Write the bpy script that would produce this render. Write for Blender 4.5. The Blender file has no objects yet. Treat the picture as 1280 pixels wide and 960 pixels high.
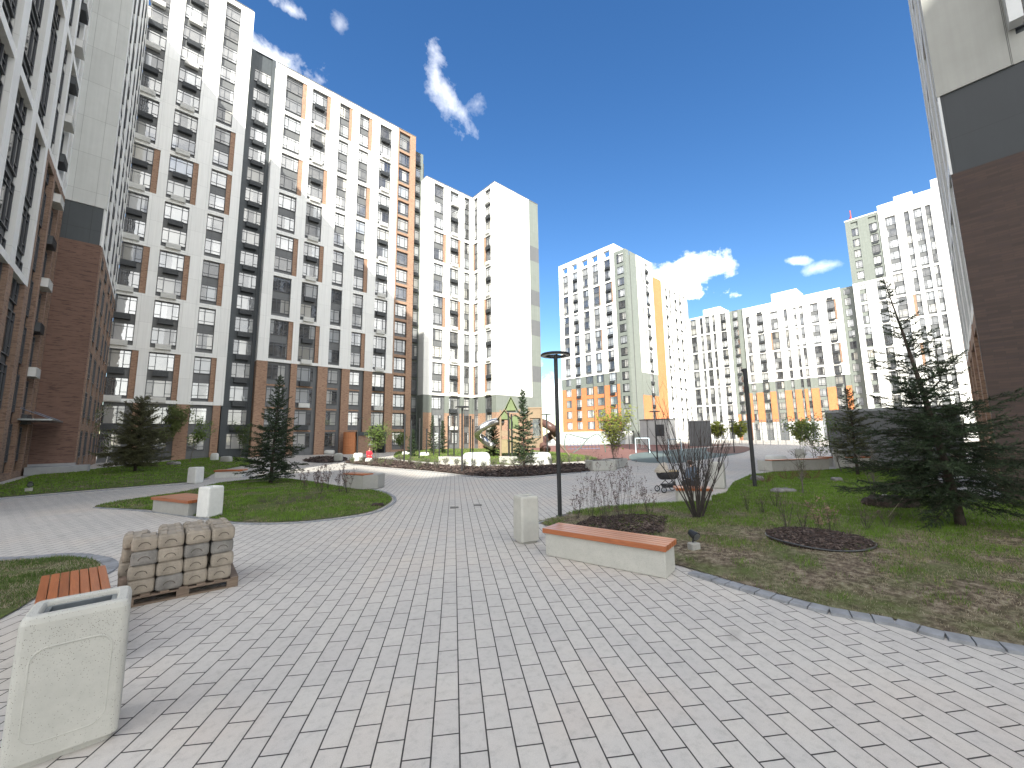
import bpy, math, random
import numpy as np
from mathutils import Vector, Matrix
random.seed(7)
C = bpy.context.scene.collection
sc = bpy.context.scene
rad = math.radians
# ------------------------------------------------------------------ camera
FPX = 500.0; PITCH, ROLL, AZ = rad(7.41486572), rad(-0.74274056), rad(47.89017772); EYE = 2.2
fwd = Vector((math.cos(AZ)*math.cos(PITCH), math.sin(AZ)*math.cos(PITCH), math.sin(PITCH)))
rt = fwd.cross(Vector((0, 0, 1))).normalized(); up = rt.cross(fwd)
r2 = math.cos(ROLL)*rt + math.sin(ROLL)*up; u2 = -math.sin(ROLL)*rt + math.cos(ROLL)*up
CAM = Vector((0, 0, EYE))
cd = bpy.data.cameras.new('camera'); cam = bpy.data.objects.new('camera', cd); C.objects.link(cam)
cd.sensor_width = 36; cd.lens = 36*FPX/1280; cd.clip_end = 3000; cd.clip_start = 0.05
m = Matrix.Identity(4)
for i in range(3):
    m[i][0] = r2[i]; m[i][1] = u2[i]; m[i][2] = -fwd[i]; m[i][3] = CAM[i]
cam.matrix_world = m; sc.camera = cam
def ray(x, y): return fwd*FPX + r2*(x-640) + u2*(480-y)
def G(x, y, z=0.0):                      # survey: a point of the photo that lies on level z -> its place on the ground
    d = ray(x, y); p = CAM + d*((z-EYE)/d.z); return Vector((p.x, p.y, z))
def proj(v):
    w = v-CAM; k = w.dot(fwd); return 640+FPX*w.dot(r2)/k, 480-FPX*w.dot(u2)/k
def height(p, ytop):                     # real height of something standing at p whose top shows at row ytop
    lo, hi = 0.0, 70.0
    for _ in range(40):
        mid = (lo+hi)/2
        if proj(Vector((p.x, p.y, mid)))[1] > ytop: lo = mid
        else: hi = mid
    return lo
# ------------------------------------------------------------------ mesh helpers
class MB:
    def __init__(s): s.v = []; s.f = []; s.mi = []; s.smooth = False
    def poly(s, pts, mi=0):
        k = len(s.v); s.v += [tuple(p) for p in pts]; s.f.append(tuple(range(k, k+len(pts)))); s.mi.append(mi)
    def hexa(s, a, mi=0):                # 8 points: bottom 4 ccw, top 4 ccw
        k = len(s.v); s.v += [tuple(p) for p in a]
        for q in ((3,2,1,0),(4,5,6,7),(0,1,5,4),(1,2,6,5),(2,3,7,6),(3,0,4,7)):
            s.f.append(tuple(k+i for i in q)); s.mi.append(mi)
    def box(s, x0, x1, y0, y1, z0, z1, mi=0):
        s.hexa([(x0,y0,z0),(x1,y0,z0),(x1,y1,z0),(x0,y1,z0),(x0,y0,z1),(x1,y0,z1),(x1,y1,z1),(x0,y1,z1)], mi)
    def bevbox(s, x0, x1, y0, y1, z0, z1, b, mi=0):
        # box with all vertical edges and top/bottom edges chamfered
        def ring(x0,x1,y0,y1,z,b): return [(x0+b,y0,z),(x1-b,y0,z),(x1,y0+b,z),(x1,y1-b,z),(x1-b,y1,z),(x0+b,y1,z),(x0,y1-b,z),(x0,y0+b,z)]
        rs = [ring(x0+b,x1-b,y0+b,y1-b,z0,b*.6), ring(x0,x1,y0,y1,z0+b,b), ring(x0,x1,y0,y1,z1-b,b), ring(x0+b,x1-b,y0+b,y1-b,z1,b*.6)]
        s.loft(rs, mi)
    def loft(s, rings, mi=0, cap=True):
        k = len(s.v); n = len(rings[0])
        for r in rings: s.v += [tuple(p) for p in r]
        for j in range(len(rings)-1):
            for i in range(n):
                a = k+j*n+i; b = k+j*n+(i+1) % n
                s.f.append((a, b, b+n, a+n)); s.mi.append(mi)
        if cap:
            s.f.append(tuple(range(k+n-1, k-1, -1))); s.mi.append(mi)
            e = k+(len(rings)-1)*n; s.f.append(tuple(range(e, e+n))); s.mi.append(mi)
    def tube(s, pts, rs, n=6, mi=0, cap=True):
        pts = [Vector(p) for p in pts]
        if not hasattr(rs, '__len__'): rs = [rs]*len(pts)
        rings = []; prev = None
        for i, p in enumerate(pts):
            t = (pts[min(i+1, len(pts)-1)]-pts[max(i-1, 0)])
            if t.length < 1e-9: t = Vector((0, 0, 1))
            t.normalize()
            if prev is None:
                a = t.orthogonal().normalized()
            else:
                a = prev - t*prev.dot(t)
                a = a.normalized() if a.length > 1e-6 else t.orthogonal().normalized()
            prev = a; b = t.cross(a)
            rings.append([p+(a*math.cos(2*math.pi*j/n)+b*math.sin(2*math.pi*j/n))*rs[i] for j in range(n)])
        s.loft(rings, mi, cap)
    def cyl(s, x, y, z0, z1, r, n=16, mi=0): s.tube([(x, y, z0), (x, y, z1)], r, n, mi)
    def build(s, name, mats, parent=None, loc=None, smooth=False):
        me = bpy.data.meshes.new(name); me.from_pydata(s.v, [], s.f)
        if not isinstance(mats, (list, tuple)): mats = [mats]
        for q in mats: me.materials.append(q)
        if any(s.mi): me.polygons.foreach_set('material_index', s.mi)
        if smooth or s.smooth: me.polygons.foreach_set('use_smooth', [True]*len(me.polygons))
        me.update()
        o = bpy.data.objects.new(name, me); C.objects.link(o)
        if parent: o.parent = parent
        if loc is not None: o.location = loc
        return o
def empty(name, loc=(0, 0, 0), rz=0):
    o = bpy.data.objects.new(name, None); C.objects.link(o); o.location = loc; o.rotation_euler = (0, 0, rz)
    o.empty_display_size = .3; return o
def tag(o, label=None, cat=None, group=None, kind=None):
    if label: o['label'] = label
    if cat: o['category'] = cat
    if group: o['group'] = group
    if kind: o['kind'] = kind
    return o
KIDS = {}
def kids(o):
    if o.name not in KIDS: KIDS[o.name] = list(o.children)
    return KIDS[o.name]
def dup(root, loc=None, rz=None, label=None, scale=None, parent=None, top=True):
    c = root.copy(); C.objects.link(c); c.parent = parent
    if loc is not None: c.location = loc
    if rz is not None: c.rotation_euler = (0, 0, rz)
    if scale is not None: c.scale = scale if hasattr(scale, '__len__') else (scale,)*3
    if label: c['label'] = label
    for k in kids(root): dup(k, parent=c)
    return c
# ------------------------------------------------------------------ materials
def newmat(name):
    mt = bpy.data.materials.new(name); mt.use_nodes = True; nt = mt.node_tree
    return mt, nt, nt.nodes['Principled BSDF']
def N(nt, t, **kw):
    n = nt.nodes.new(t)
    for k, v in kw.items():
        if k in n.inputs.keys() if isinstance(k, str) else False: n.inputs[k].default_value = v
        else: setattr(n, k, v)
    return n
def L(nt, a, b): nt.links.new(a, b)
def mixc(nt, f, a, b, mode='MIX'):
    n = nt.nodes.new('ShaderNodeMix'); n.data_type = 'RGBA'; n.blend_type = mode
    for sock, v in ((n.inputs[0], f), (n.inputs[6], a), (n.inputs[7], b)):
        if hasattr(v, 'is_output') or isinstance(v, bpy.types.NodeSocket): nt.links.new(v, sock)
        else: sock.default_value = v if not hasattr(v, '__len__') else (*v[:3], 1)
    return n.outputs[2]
def math_(nt, op, a, b=None, c=None, clamp=False):
    n = nt.nodes.new('ShaderNodeMath'); n.operation = op; n.use_clamp = clamp
    for i, v in enumerate((a, b, c)):
        if v is None: continue
        if isinstance(v, bpy.types.NodeSocket): nt.links.new(v, n.inputs[i])
        else: n.inputs[i].default_value = v
    return n.outputs[0]
def noise(nt, vec, scale, detail=4, rough=.55, dist=0):
    n = nt.nodes.new('ShaderNodeTexNoise'); n.inputs['Scale'].default_value = scale; n.inputs['Detail'].default_value = detail
    n.inputs['Roughness'].default_value = rough; n.inputs['Distortion'].default_value = dist
    if vec is not None: nt.links.new(vec, n.inputs['Vector'])
    return n.outputs[0]
def ramp(nt, fac, stops):
    n = nt.nodes.new('ShaderNodeValToRGB'); nt.links.new(fac, n.inputs[0])
    e = n.color_ramp.elements
    while len(e) < len(stops): e.new(.5)
    for i, (p, c) in enumerate(stops):
        e[i].position = p; e[i].color = (*c, 1) if hasattr(c, '__len__') else (c, c, c, 1)
    return n.outputs[0]
def bump(nt, h, strength, dist, bsdf):
    n = nt.nodes.new('ShaderNodeBump'); n.inputs['Strength'].default_value = strength; n.inputs['Distance'].default_value = dist
    nt.links.new(h, n.inputs['Height']); nt.links.new(n.outputs[0], bsdf.inputs['Normal'])
def pos(nt):
    g = nt.nodes.new('ShaderNodeNewGeometry'); return g.outputs['Position']
def wallvec(nt):
    s = nt.nodes.new('ShaderNodeSeparateXYZ'); L(nt, pos(nt), s.inputs[0])
    a = math_(nt, 'ADD', s.outputs[0], s.outputs[1])
    c = nt.nodes.new('ShaderNodeCombineXYZ'); L(nt, a, c.inputs[0]); L(nt, s.outputs[2], c.inputs[1]); return c.outputs[0]
def plain(name, col, rough=.6, metal=0, var=.12, scale=6, bmp=0, spec=.5):
    mt, nt, b = newmat(name)
    v = nt.nodes.new('ShaderNodeTexCoord').outputs['Object']
    n = noise(nt, v, scale, 5)
    c = ramp(nt, n, [(.3, tuple(x*(1-var) for x in col)), (.7, tuple(min(1, x*(1+var)) for x in col))])
    L(nt, c, b.inputs['Base Color']); b.inputs['Roughness'].default_value = rough; b.inputs['Metallic'].default_value = metal
    b.inputs['Specular IOR Level'].default_value = spec
    if bmp: bump(nt, noise(nt, v, scale*8, 4), bmp, .01, b)
    return mt
def cladding(name, col, jx=1.2, jz=3.0, joint=.55, rough=.55, z0=0.3):
    mt, nt, b = newmat(name); v = wallvec(nt)
    mp = nt.nodes.new('ShaderNodeMapping'); mp.inputs['Location'].default_value = (0, -z0, 0); L(nt, v, mp.inputs[0])
    br = nt.nodes.new('ShaderNodeTexBrick'); br.offset = 0; L(nt, mp.outputs[0], br.inputs['Vector'])
    br.inputs['Scale'].default_value = 1; br.inputs['Brick Width'].default_value = jx; br.inputs['Row Height'].default_value = jz
    br.inputs['Mortar Size'].default_value = .012; br.inputs['Mortar Smooth'].default_value = .2; br.inputs['Bias'].default_value = 0
    br.inputs['Color1'].default_value = (*[x*.96 for x in col], 1); br.inputs['Color2'].default_value = (*[min(1, x*1.03) for x in col], 1)
    br.inputs['Mortar'].default_value = (*[x*joint for x in col], 1)
    n = noise(nt, v, 1.3, 6); c = mixc(nt, .12, br.outputs[0], n, 'OVERLAY')
    # faint vertical rain streaks
    mp2 = nt.nodes.new('ShaderNodeMapping'); mp2.inputs['Scale'].default_value = (3, .12, 1); L(nt, v, mp2.inputs[0])
    st = ramp(nt, noise(nt, mp2.outputs[0], 2, 5), [(.35, .93), (.65, 1.0)])
    c = mixc(nt, 1, c, st, 'MULTIPLY')
    L(nt, c, b.inputs['Base Color']); b.inputs['Roughness'].default_value = rough
    bump(nt, br.outputs['Fac'], -.4, .01, b)
    return mt
def brick(name, c1, c2, c3, mortar, w=.25, h=.075, long=1.0):
    mt, nt, b = newmat(name); v = wallvec(nt)
    br = nt.nodes.new('ShaderNodeTexBrick'); L(nt, v, br.inputs['Vector'])
    br.inputs['Scale'].default_value = 1; br.inputs['Brick Width'].default_value = w; br.inputs['Row Height'].default_value = h
    br.inputs['Mortar Size'].default_value = .006; br.inputs['Bias'].default_value = -.1
    br.inputs['Color1'].default_value = (*c1, 1); br.inputs['Color2'].default_value = (*c2, 1); br.inputs['Mortar'].default_value = (*mortar, 1)
    # some courses of darker bricks in clumps
    mp = nt.nodes.new('ShaderNodeMapping'); mp.inputs['Scale'].default_value = (1.3/w*.25, 6.5*.075/h, 1); L(nt, v, mp.inputs[0])
    n = ramp(nt, noise(nt, mp.outputs[0], 1.6, 3, .7), [(.54, 0), (.60, .75)])
    c = mixc(nt, n, br.outputs[0], c3)
    n2 = ramp(nt, noise(nt, v, .35, 4), [(.3, .9), (.7, 1.08)]); c = mixc(nt, 1, c, n2, 'MULTIPLY')
    L(nt, c, b.inputs['Base Color']); b.inputs['Roughness'].default_value = .85
    bump(nt, br.outputs['Fac'], -.5, .008, b)
    return mt
M = {}
M['white'] = cladding('white_cladding', (.80, .80, .78), 1.2, 3.0, .72)
M['lgrey'] = cladding('pale_grey_cladding', (.58, .59, .57), 1.2, 3.0, .55)
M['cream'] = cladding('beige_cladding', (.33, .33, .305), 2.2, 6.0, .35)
M['dark'] = cladding('dark_grey_cladding', (.05, .06, .068), 1.2, 3.0, .5)
M['blackp'] = cladding('black_panel', (.018, .023, .028), 2.4, 6.0, .6)
M['spandrel'] = cladding('grey_spandrel', (.13, .135, .14), 1.2, 3.0, .6)
M['green'] = cladding('sage_grey_cladding', (.185, .205, .185), .6, 3.0, .7)
M['brick'] = brick('tan_brick', (.37, .225, .15), (.28, .17, .115), (.17, .095, .07), (.36, .27, .2))
M['lbrick'] = brick('umber_brick', (.29, .185, .13), (.22, .14, .10), (.12, .075, .06), (.30, .24, .19))
M['bbrick'] = brick('brown_brick', (.20, .115, .085), (.165, .095, .072), (.075, .045, .04), (.17, .12, .1), .45, .085)
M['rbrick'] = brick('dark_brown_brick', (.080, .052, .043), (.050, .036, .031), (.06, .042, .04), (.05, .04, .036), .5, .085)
M['orange'] = brick('orange_brick', (.54, .205, .085), (.46, .17, .07), (.45, .165, .06), (.52, .25, .12))
M['plinth'] = plain('plinth_stone', (.33, .34, .35), .8, 0, .08, 3)
M['roof'] = plain('roof_felt', (.16, .16, .16), .9, 0, .1, 2)
M['metal'] = plain('dark_metal', (.035, .038, .042), .45, .3, .15, 5)
M['black'] = plain('black_paint', (.018, .019, .021), .5, 0, .15, 8)
M['winframe'] = plain('window_frame_grey', (.07, .075, .085), .45, 0, .05, 3)
M['winwhite'] = plain('window_frame_white', (.62, .63, .63), .45, 0, .05, 3)
M['acdark'] = plain('dark_grille', (.06, .066, .073), .5, .2, .1, 3)
M['acwhite'] = plain('white_grille', (.68, .68, .66), .5, 0, .05, 3)
def concrete(name, col, speck=1):
    mt, nt, b = newmat(name); v = nt.nodes.new('ShaderNodeTexCoord').outputs['Object']
    c = ramp(nt, noise(nt, v, 3, 6), [(.3, tuple(x*.93 for x in col)), (.7, tuple(min(1, x*1.05) for x in col))])
    vo = nt.nodes.new('ShaderNodeTexVoronoi'); vo.inputs['Scale'].default_value = 85; L(nt, v, vo.inputs['Vector'])
    s1 = ramp(nt, vo.outputs['Distance'], [(.16, 1), (.26, 0)])
    s2 = ramp(nt, vo.outputs['Color'], [(.45, 0), (.6, 1)])
    k = math_(nt, 'MULTIPLY', s1, s2); k = math_(nt, 'MULTIPLY', k, .85*speck)
    c = mixc(nt, k, c, (.12, .11, .09))
    st = ramp(nt, noise(nt, v, 9, 8, .7), [(.35, .93), (.6, 1)]); c = mixc(nt, 1, c, st, 'MULTIPLY')
    L(nt, c, b.inputs['Base Color']); b.inputs['Roughness'].default_value = .8
    bump(nt, noise(nt, v, 140, 3), .25, .003, b)
    return mt
M['conc'] = concrete('terrazzo_concrete', (.46, .455, .415))
M['concw'] = concrete('white_concrete', (.66, .66, .63), .5)
M['concg'] = concrete('grey_concrete', (.34, .335, .31), .6)
def wood(name, a, b_, gloss=.4):
    mt, nt, b = newmat(name); v = nt.nodes.new('ShaderNodeTexCoord').outputs['Object']
    mp = nt.nodes.new('ShaderNodeMapping'); mp.inputs['Scale'].default_value = (1.6, 30, 30); L(nt, v, mp.inputs[0])
    c = ramp(nt, noise(nt, mp.outputs[0], 1.5, 7, .6, 1.2), [(.3, a), (.7, b_)])
    rnd = nt.nodes.new('ShaderNodeObjectInfo').outputs['Random']
    c2 = mixc(nt, 1, c, ramp(nt, rnd, [(0, .82), (1, 1.12)]), 'MULTIPLY')
    L(nt, c2, b.inputs['Base Color']); b.inputs['Roughness'].default_value = gloss
    bump(nt, noise(nt, mp.outputs[0], 3, 4), .2, .003, b)
    return mt
M['slat'] = wood('oiled_larch_slat', (.30, .085, .028), (.44, .145, .05), .33); M['slat'].node_tree.nodes['Principled BSDF'].inputs['Coat Weight'].default_value = .35; M['slat'].node_tree.nodes['Principled BSDF'].inputs['Coat Roughness'].default_value = .3
M['pallet'] = wood('weathered_pallet_wood', (.13, .095, .07), (.25, .19, .145), .85)
M['woodp'] = wood('playground_timber', (.20, .14, .09), (.30, .22, .14), .7)
M['steel'] = plain('brushed_steel', (.62, .61, .6), .22, .95, .08, 3)
M['galv'] = plain('zinc_liner', (.30, .33, .35), .35, .8, .2, 6)
# window glass: curtain or dark room behind a coated pane
def pane_mat():
    mt, nt, b = newmat('window_glass'); tc = nt.nodes.new('ShaderNodeTexCoord'); v = tc.outputs['Object']
    oi = nt.nodes.new('ShaderNodeObjectInfo').outputs['Random']
    s = nt.nodes.new('ShaderNodeSeparateXYZ'); L(nt, v, s.inputs[0])
    w = nt.nodes.new('ShaderNodeTexWhiteNoise'); w.noise_dimensions = '1D'
    x = math_(nt, 'MULTIPLY', s.outputs[0], 1.15); x = math_(nt, 'MULTIPLY_ADD', oi, 57.0, x); x = math_(nt, 'FLOOR', x); L(nt, x, w.inputs['W'])
    mask = ramp(nt, w.outputs[0], [(.40, 0), (.42, 1)])
    fold = nt.nodes.new('ShaderNodeTexWave'); fold.inputs['Scale'].default_value = 3.2; fold.inputs['Distortion'].default_value = 1.5
    L(nt, v, fold.inputs['Vector'])
    tone = nt.nodes.new('ShaderNodeTexWhiteNoise'); tone.noise_dimensions = '1D'; L(nt, oi, tone.inputs['W'])
    cur = ramp(nt, tone.outputs[0], [(0, (.30, .29, .26)), (.35, (.55, .55, .54)), (.7, (.36, .38, .40)), (1, (.6, .57, .5))])
    cur = mixc(nt, 1, cur, ramp(nt, fold.outputs[0], [(0, .65), (1, 1)]), 'MULTIPLY')
    room = ramp(nt, noise(nt, v, 1.1, 4), [(.35, (.012, .013, .016)), (.75, (.09, .085, .08))])
    c = mixc(nt, mask, room, cur)
    b.inputs['Roughness'].default_value = .6; L(nt, c, b.inputs['Base Color'])
    gl = nt.nodes.new('ShaderNodeBsdfGlossy'); gl.inputs['Roughness'].default_value = .015; gl.inputs['Color'].default_value = (.93, .96, 1, 1)
    # panes are never perfectly flat: each one bends the reflection its own way
    nb = nt.nodes.new('ShaderNodeBump'); nb.inputs['Strength'].default_value = .25; nb.inputs['Distance'].default_value = .02
    off = nt.nodes.new('ShaderNodeCombineXYZ'); L(nt, math_(nt, 'MULTIPLY', oi, 40), off.inputs[0])
    av = nt.nodes.new('ShaderNodeVectorMath'); L(nt, v, av.inputs[0]); L(nt, off.outputs[0], av.inputs[1])
    L(nt, noise(nt, av.outputs[0], .9, 2), nb.inputs['Height']); L(nt, nb.outputs[0], gl.inputs['Normal'])
    fr = nt.nodes.new('ShaderNodeFresnel'); fr.inputs['IOR'].default_value = 2.3
    mx = nt.nodes.new('ShaderNodeMixShader'); t2 = nt.nodes.new('ShaderNodeTexWhiteNoise'); t2.noise_dimensions = '1D'; L(nt, math_(nt, 'ADD', oi, 3.7), t2.inputs['W'])
    L(nt, math_(nt, 'MULTIPLY', math_(nt, 'MULTIPLY_ADD', fr.outputs[0], 1.1, .05), ramp(nt, t2.outputs[0], [(0, .35), (.5, .8), (1, 1)]), clamp=True), mx.inputs[0])
    L(nt, b.outputs[0], mx.inputs[1]); L(nt, gl.outputs[0], mx.inputs[2])
    L(nt, mx.outputs[0], nt.nodes['Material Output'].inputs[0])
    return mt
M['pane'] = pane_mat()
mt, nt, b = newmat('dark_window_glass'); b.inputs['Base Color'].default_value = (.008, .010, .014, 1); b.inputs['Roughness'].default_value = .03; b.inputs['IOR'].default_value = 1.5; M['pane_dark'] = mt
# ------------------------------------------------------------------ facades
WM = {}; GLASS = ['pane']
def window_mesh(w, h, kind, white):
    key = (round(w, 2), round(h, 2), kind, white, GLASS[0])
    if key in WM: return WM[key]
    f = MB(); t = .07
    def bar(x0, x1, z0, z1, d=.09, mi=0): f.box(x0, x1, -d, 0, z0, z1, mi)
    bar(0, w, 0, t); bar(0, w, h-t, h); bar(0, t, t, h-t); bar(w-t, w, t, h-t)
    if w > 1.9: xs = [.27*w, .73*w]
    elif w > 1.05: xs = [.38*w]
    else: xs = []
    for x in xs: bar(x-t/2, x+t/2, t, h-t)
    edges = [t]+sum([[x-t/2, x+t/2] for x in xs], [])+[w-t]
    for i in range(0, len(edges), 2):
        a, b = edges[i], edges[i+1]
        bar(a, b, h*.8, h*.8+.05, .07)
        if i != 2 or len(xs) < 2: bar(a, b, h*.2, h*.2+.05, .07)
    me = bpy.data.meshes.new('window'); me.from_pydata(f.v, [], f.f); me.materials.append(M['winwhite' if white else 'winframe'])
    p = MB(); p.box(t*.5, w-t*.5, -.03, .0, t*.5, h-t*.5)
    pm = bpy.data.meshes.new('pane'); pm.from_pydata(p.v, [], p.f); pm.materials.append(M[GLASS[0]])
    WM[key] = (me, pm); return WM[key]
AC = {}
def ac_mesh(w, white, h=.6, d=.5):
    key = (round(w, 1), white, h)
    if key in AC: return AC[key]
    f = MB(); f.box(0, w, -d+.03, 0, .03, h-.03)
    f.box(-.02, w+.02, -d, .0, h-.03, h); f.box(-.02, w+.02, -d, 0, 0, .03)
    n = 7
    for i in range(n):
        z = .07+i*(h-.14)/n; f.box(.0, w, -d, -d+.03, z, z+.035)
    me = bpy.data.meshes.new('air_conditioner_cover'); me.from_pydata(f.v, [], f.f); me.materials.append(M['acwhite' if white else 'acdark'])
    AC[key] = me; return me
class Building:
    def __init__(s, base, label, name='apartment_building'):
        s.e = empty(name, base); s.b = Vector(base); tag(s.e, label, 'building', 'sections of the apartment blocks around the courtyard')
        s.parts = {}
    def mb(s, name, mat):
        k = (name, mat)
        if k not in s.parts: s.parts[k] = MB()
        return s.parts[k]
    def box(s, name, mat, x0, x1, y0, y1, z0, z1):
        if name in ('wall_pier', 'band', 'wall_side', 'gable'): name = 'wall_cladding'
        if name in ('brick_panel', 'cladding_strip', 'slit', 'window_strip', 'corner_strip'):
            b = s.b; q = MB(); q.box(min(x0, x1)-b.x, max(x0, x1)-b.x, min(y0, y1)-b.y, max(y0, y1)-b.y, z0, z1)
            q.build(name, M[mat], s.e); return
        b = s.b; s.mb(name, mat).box(min(x0, x1)-b.x, max(x0, x1)-b.x, min(y0, y1)-b.y, max(y0, y1)-b.y, z0, z1)
    def done(s):
        for (name, mat), m_ in s.parts.items(): m_.build(name, M[mat], s.e)
def facade(B, plane, c, s0, s1, cols, zones, floors, ztop, skip_base=True, depth=.32, body='spandrel', wh=1.95, sill=.72, side_mat='brick', band=.5, slabmat=None, winwhite=False, fine=True):
    """plane 'Y-' : wall at Y=c facing -Y (s = X);  'X-' : X=c facing -X (s = Y);  'X+' facing +X;  'Y+' facing +Y
    cols: dicts a,b (window opening), side ('r'/'l',width,set of modules), ac, kind
    zones: list (z0,z1,mat) of the projecting grid; floors: list of floor levels; mods: list of (level,count)"""
    ax = plane[0]; sg = -1 if plane[1] == '-' else 1
    def bx(name, mat, a, b, d0, d1, z0, z1):
        if b-a < 1e-4 or z1-z0 < 1e-4: return
        n0, n1 = c+sg*d0, c+sg*d1
        if ax == 'Y': B.box(name, mat, a, b, n0, n1, z0, z1)
        else: B.box(name, mat, n0, n1, a, b, z0, z1)
    cols = sorted(cols, key=lambda q: q['a'])
    # openings incl. side strips
    ops = []
    for q in cols:
        a, b = q['a'], q['b']; sd = q.get('side')
        if sd: a, b = (a, b+sd[1]) if sd[0] == 'r' else (a-sd[1], b)
        ops.append((a, b))
    for (z0, z1, mat, mods) in zones:
        edge = s0
        for (a, b) in ops:
            bx('wall_pier', mat, edge, a, 0, depth, z0, z1); edge = b
        bx('wall_pier', mat, edge, s1, 0, depth, z0, z1)
        for q, (a, b) in zip(cols, ops):
            ms = q.get('mods', mods)
            sd = q.get('side')
            for i, (m0, m1) in enumerate(ms):
                # band on top of the module
                zt = min(m1+sill*.0+band*.5, z1) if i < len(ms)-1 else z1
                zb = m1-band*.5 if i < len(ms)-1 else m1-(.0 if m1 < z1 else band)
                if i == len(ms)-1: zb = min(m1, z1-band) if m1 >= z1-1e-3 else m1
                bx('band', mat, a, b, 0, depth-.02, zb, zt)
                lo = m0 + (band*.5 if i else 0)
                if i == 0:
                    bx('band', mat, a, b, 0, depth-.02, z0, z0+band*.8); lo = z0+band*.8
                if sd:
                    sa, sb = (q['b'], q['b']+sd[1]) if sd[0] == 'r' else (q['a']-sd[1], q['a'])
                    if i in sd[2]: bx('brick_panel', side_mat, sa, sb, 0, depth-.12, lo, zb)
                    else: bx('wall_pier', mat, sa, sb, 0, depth-.004, lo, zb)
    for q in cols:
        w = q['b']-q['a']
        for k, zf in enumerate(floors):
            if zf < q.get('zmin', -9) or zf > q.get('zmax', 999): continue
            hh = q.get('h', wh)
            me, pm = window_mesh(w-.02, hh, q.get('kind', 0), q.get('white', winwhite))
            o = bpy.data.objects.new('window', me); C.objects.link(o); o.parent = B.e
            p = bpy.data.objects.new('pane', pm); C.objects.link(p); p.parent = o
            # local x along facade seen from outside left->right, local -y outward
            if plane == 'Y-': o.location = Vector((q['a']+.01, c, zf+sill))-B.b; rz = 0
            elif plane == 'X-': o.location = Vector((c, q['b']-.01, zf+sill))-B.b; rz = -math.pi/2
            elif plane == 'X+': o.location = Vector((c, q['a']+.01, zf+sill))-B.b; rz = math.pi/2
            else: o.location = Vector((q['b']-.01, c, zf+sill))-B.b; rz = math.pi
            o.location.z = zf+sill; o.rotation_euler = (0, 0, rz)
            if q.get('ac') and k > 0:
                wht = q['ac'] == 'alt' and ((k+q.get('ph', 0)) % 2 == 0) and zf > q.get('acz', 0)
                aw = min(1.35, w*.7)
                a_ = bpy.data.objects.new('air_conditioner_cover', ac_mesh(aw, wht)); C.objects.link(a_); a_.parent = B.e
                off = (w-aw)/2
                d = Vector((off, -.0, -.68))
                R = Matrix.Rotation(rz, 3, 'Z')
                a_.location = o.location + R @ Vector((off, -.01, -.66)); a_.rotation_euler = (0, 0, rz)
                if wht: a_.location = o.location + R @ Vector((off, -.1, -.62))
def mods_from(z0, counts):
    r = []; z = z0
    for n in counts: r.append((z, z+3*n)); z += 3*n
    return r
ODD = {0, 2, 4, 6}
Y0 = 59.7
# --- A1: white section, left
B = Building((-4, Y0, 0), 'tallest white-clad section with two brick storeys, beside the plain brown brick end wall')
B.box('body', 'spandrel', -3.8, 6.2, Y0+.02, Y0+16, 0, 60.4); B.box('parapet', 'roof', -3.8, 6.25, Y0-.36, Y0+16, 61.02, 61.12)
B.box('body', 'white', 6.21, 6.42, Y0-.32, Y0+16, 6.3, 61.0)
fl = [.3]+[3.3+3*k for k in range(19)]
m1 = mods_from(6.3, [2, 2, 2, 2, 2, 2, 6])
facade(B, 'Y-', Y0, -4.85, 6.2, [dict(a=-4.27, b=-2.06, side=('r', .55, {0, 2, 4}), ac='alt'), dict(a=-.68, b=1.56, side=('r', .5, {0, 2, 4}), ac='alt'),
    dict(a=3.3, b=4.95, side=('r', .5, {0, 2, 4, 5}))], [(0, 6.3, 'brick', []), (6.3, 61.0, 'white', m1)], fl, 61.0)
B.done()
# --- grey recess between A1 and A2
B = Building((8, 61.1, 0), 'narrow dark grey section with one window stack between two tall white sections')
B.box('body', 'dark', 6.43, 9.58, 60.9, 74, 0, 56.6)
facade(B, 'Y-', 60.9, 6.43, 9.58, [dict(a=7.1, b=9.15, ac='y')], [(0, 56.6, 'dark', [(0.3, 56.6)])], [.3+3*k for k in range(18)], 56.6, depth=.18, band=.02)
B.done()
# --- A2
B = Building((20, Y0, 0), 'long white-gridded section with four brick storeys below and five window stacks')
B.box('body', 'spandrel', 9.6, 27.6, Y0+.02, Y0+14, 0, 54.9); B.box('parapet', 'roof', 9.55, 27.6, Y0-.36, Y0+14, 55.32, 55.42)
B.box('wall_side', 'white', 9.56, 9.6, Y0-.3, Y0+14, 12.3, 55.3); B.box('wall_side', 'brick', 9.56, 9.6, Y0-.3, Y0+14, 0, 12.3)
fl = [.3+3*k for k in range(18)]
m2 = mods_from(12.3, [2]*7)
c2 = [dict(a=10.8, b=13.0, side=('r', .55, ODD)), dict(a=14.3, b=16.45, side=('r', .5, ODD), ac='alt', ph=0), dict(a=18.26, b=19.8, side=('r', .45, {6})),
      dict(a=21.39, b=22.96, side=('r', .55, ODD)), dict(a=24.8, b=26.88, ac='alt', ph=0)]
facade(B, 'Y-', Y0, 9.61, 28.0, c2, [(0, 12.3, 'brick', []), (12.3, 55.3, 'white', m2)], fl, 55.3)
for q in c2:
    for k in range(1, 4): B.box('band', 'brick', q['a'], q['b']+(.0), Y0-.06, Y0-.005, 3.3*k*0+.3+3*k-.16, .3+3*k+.06)
B.done()
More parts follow.
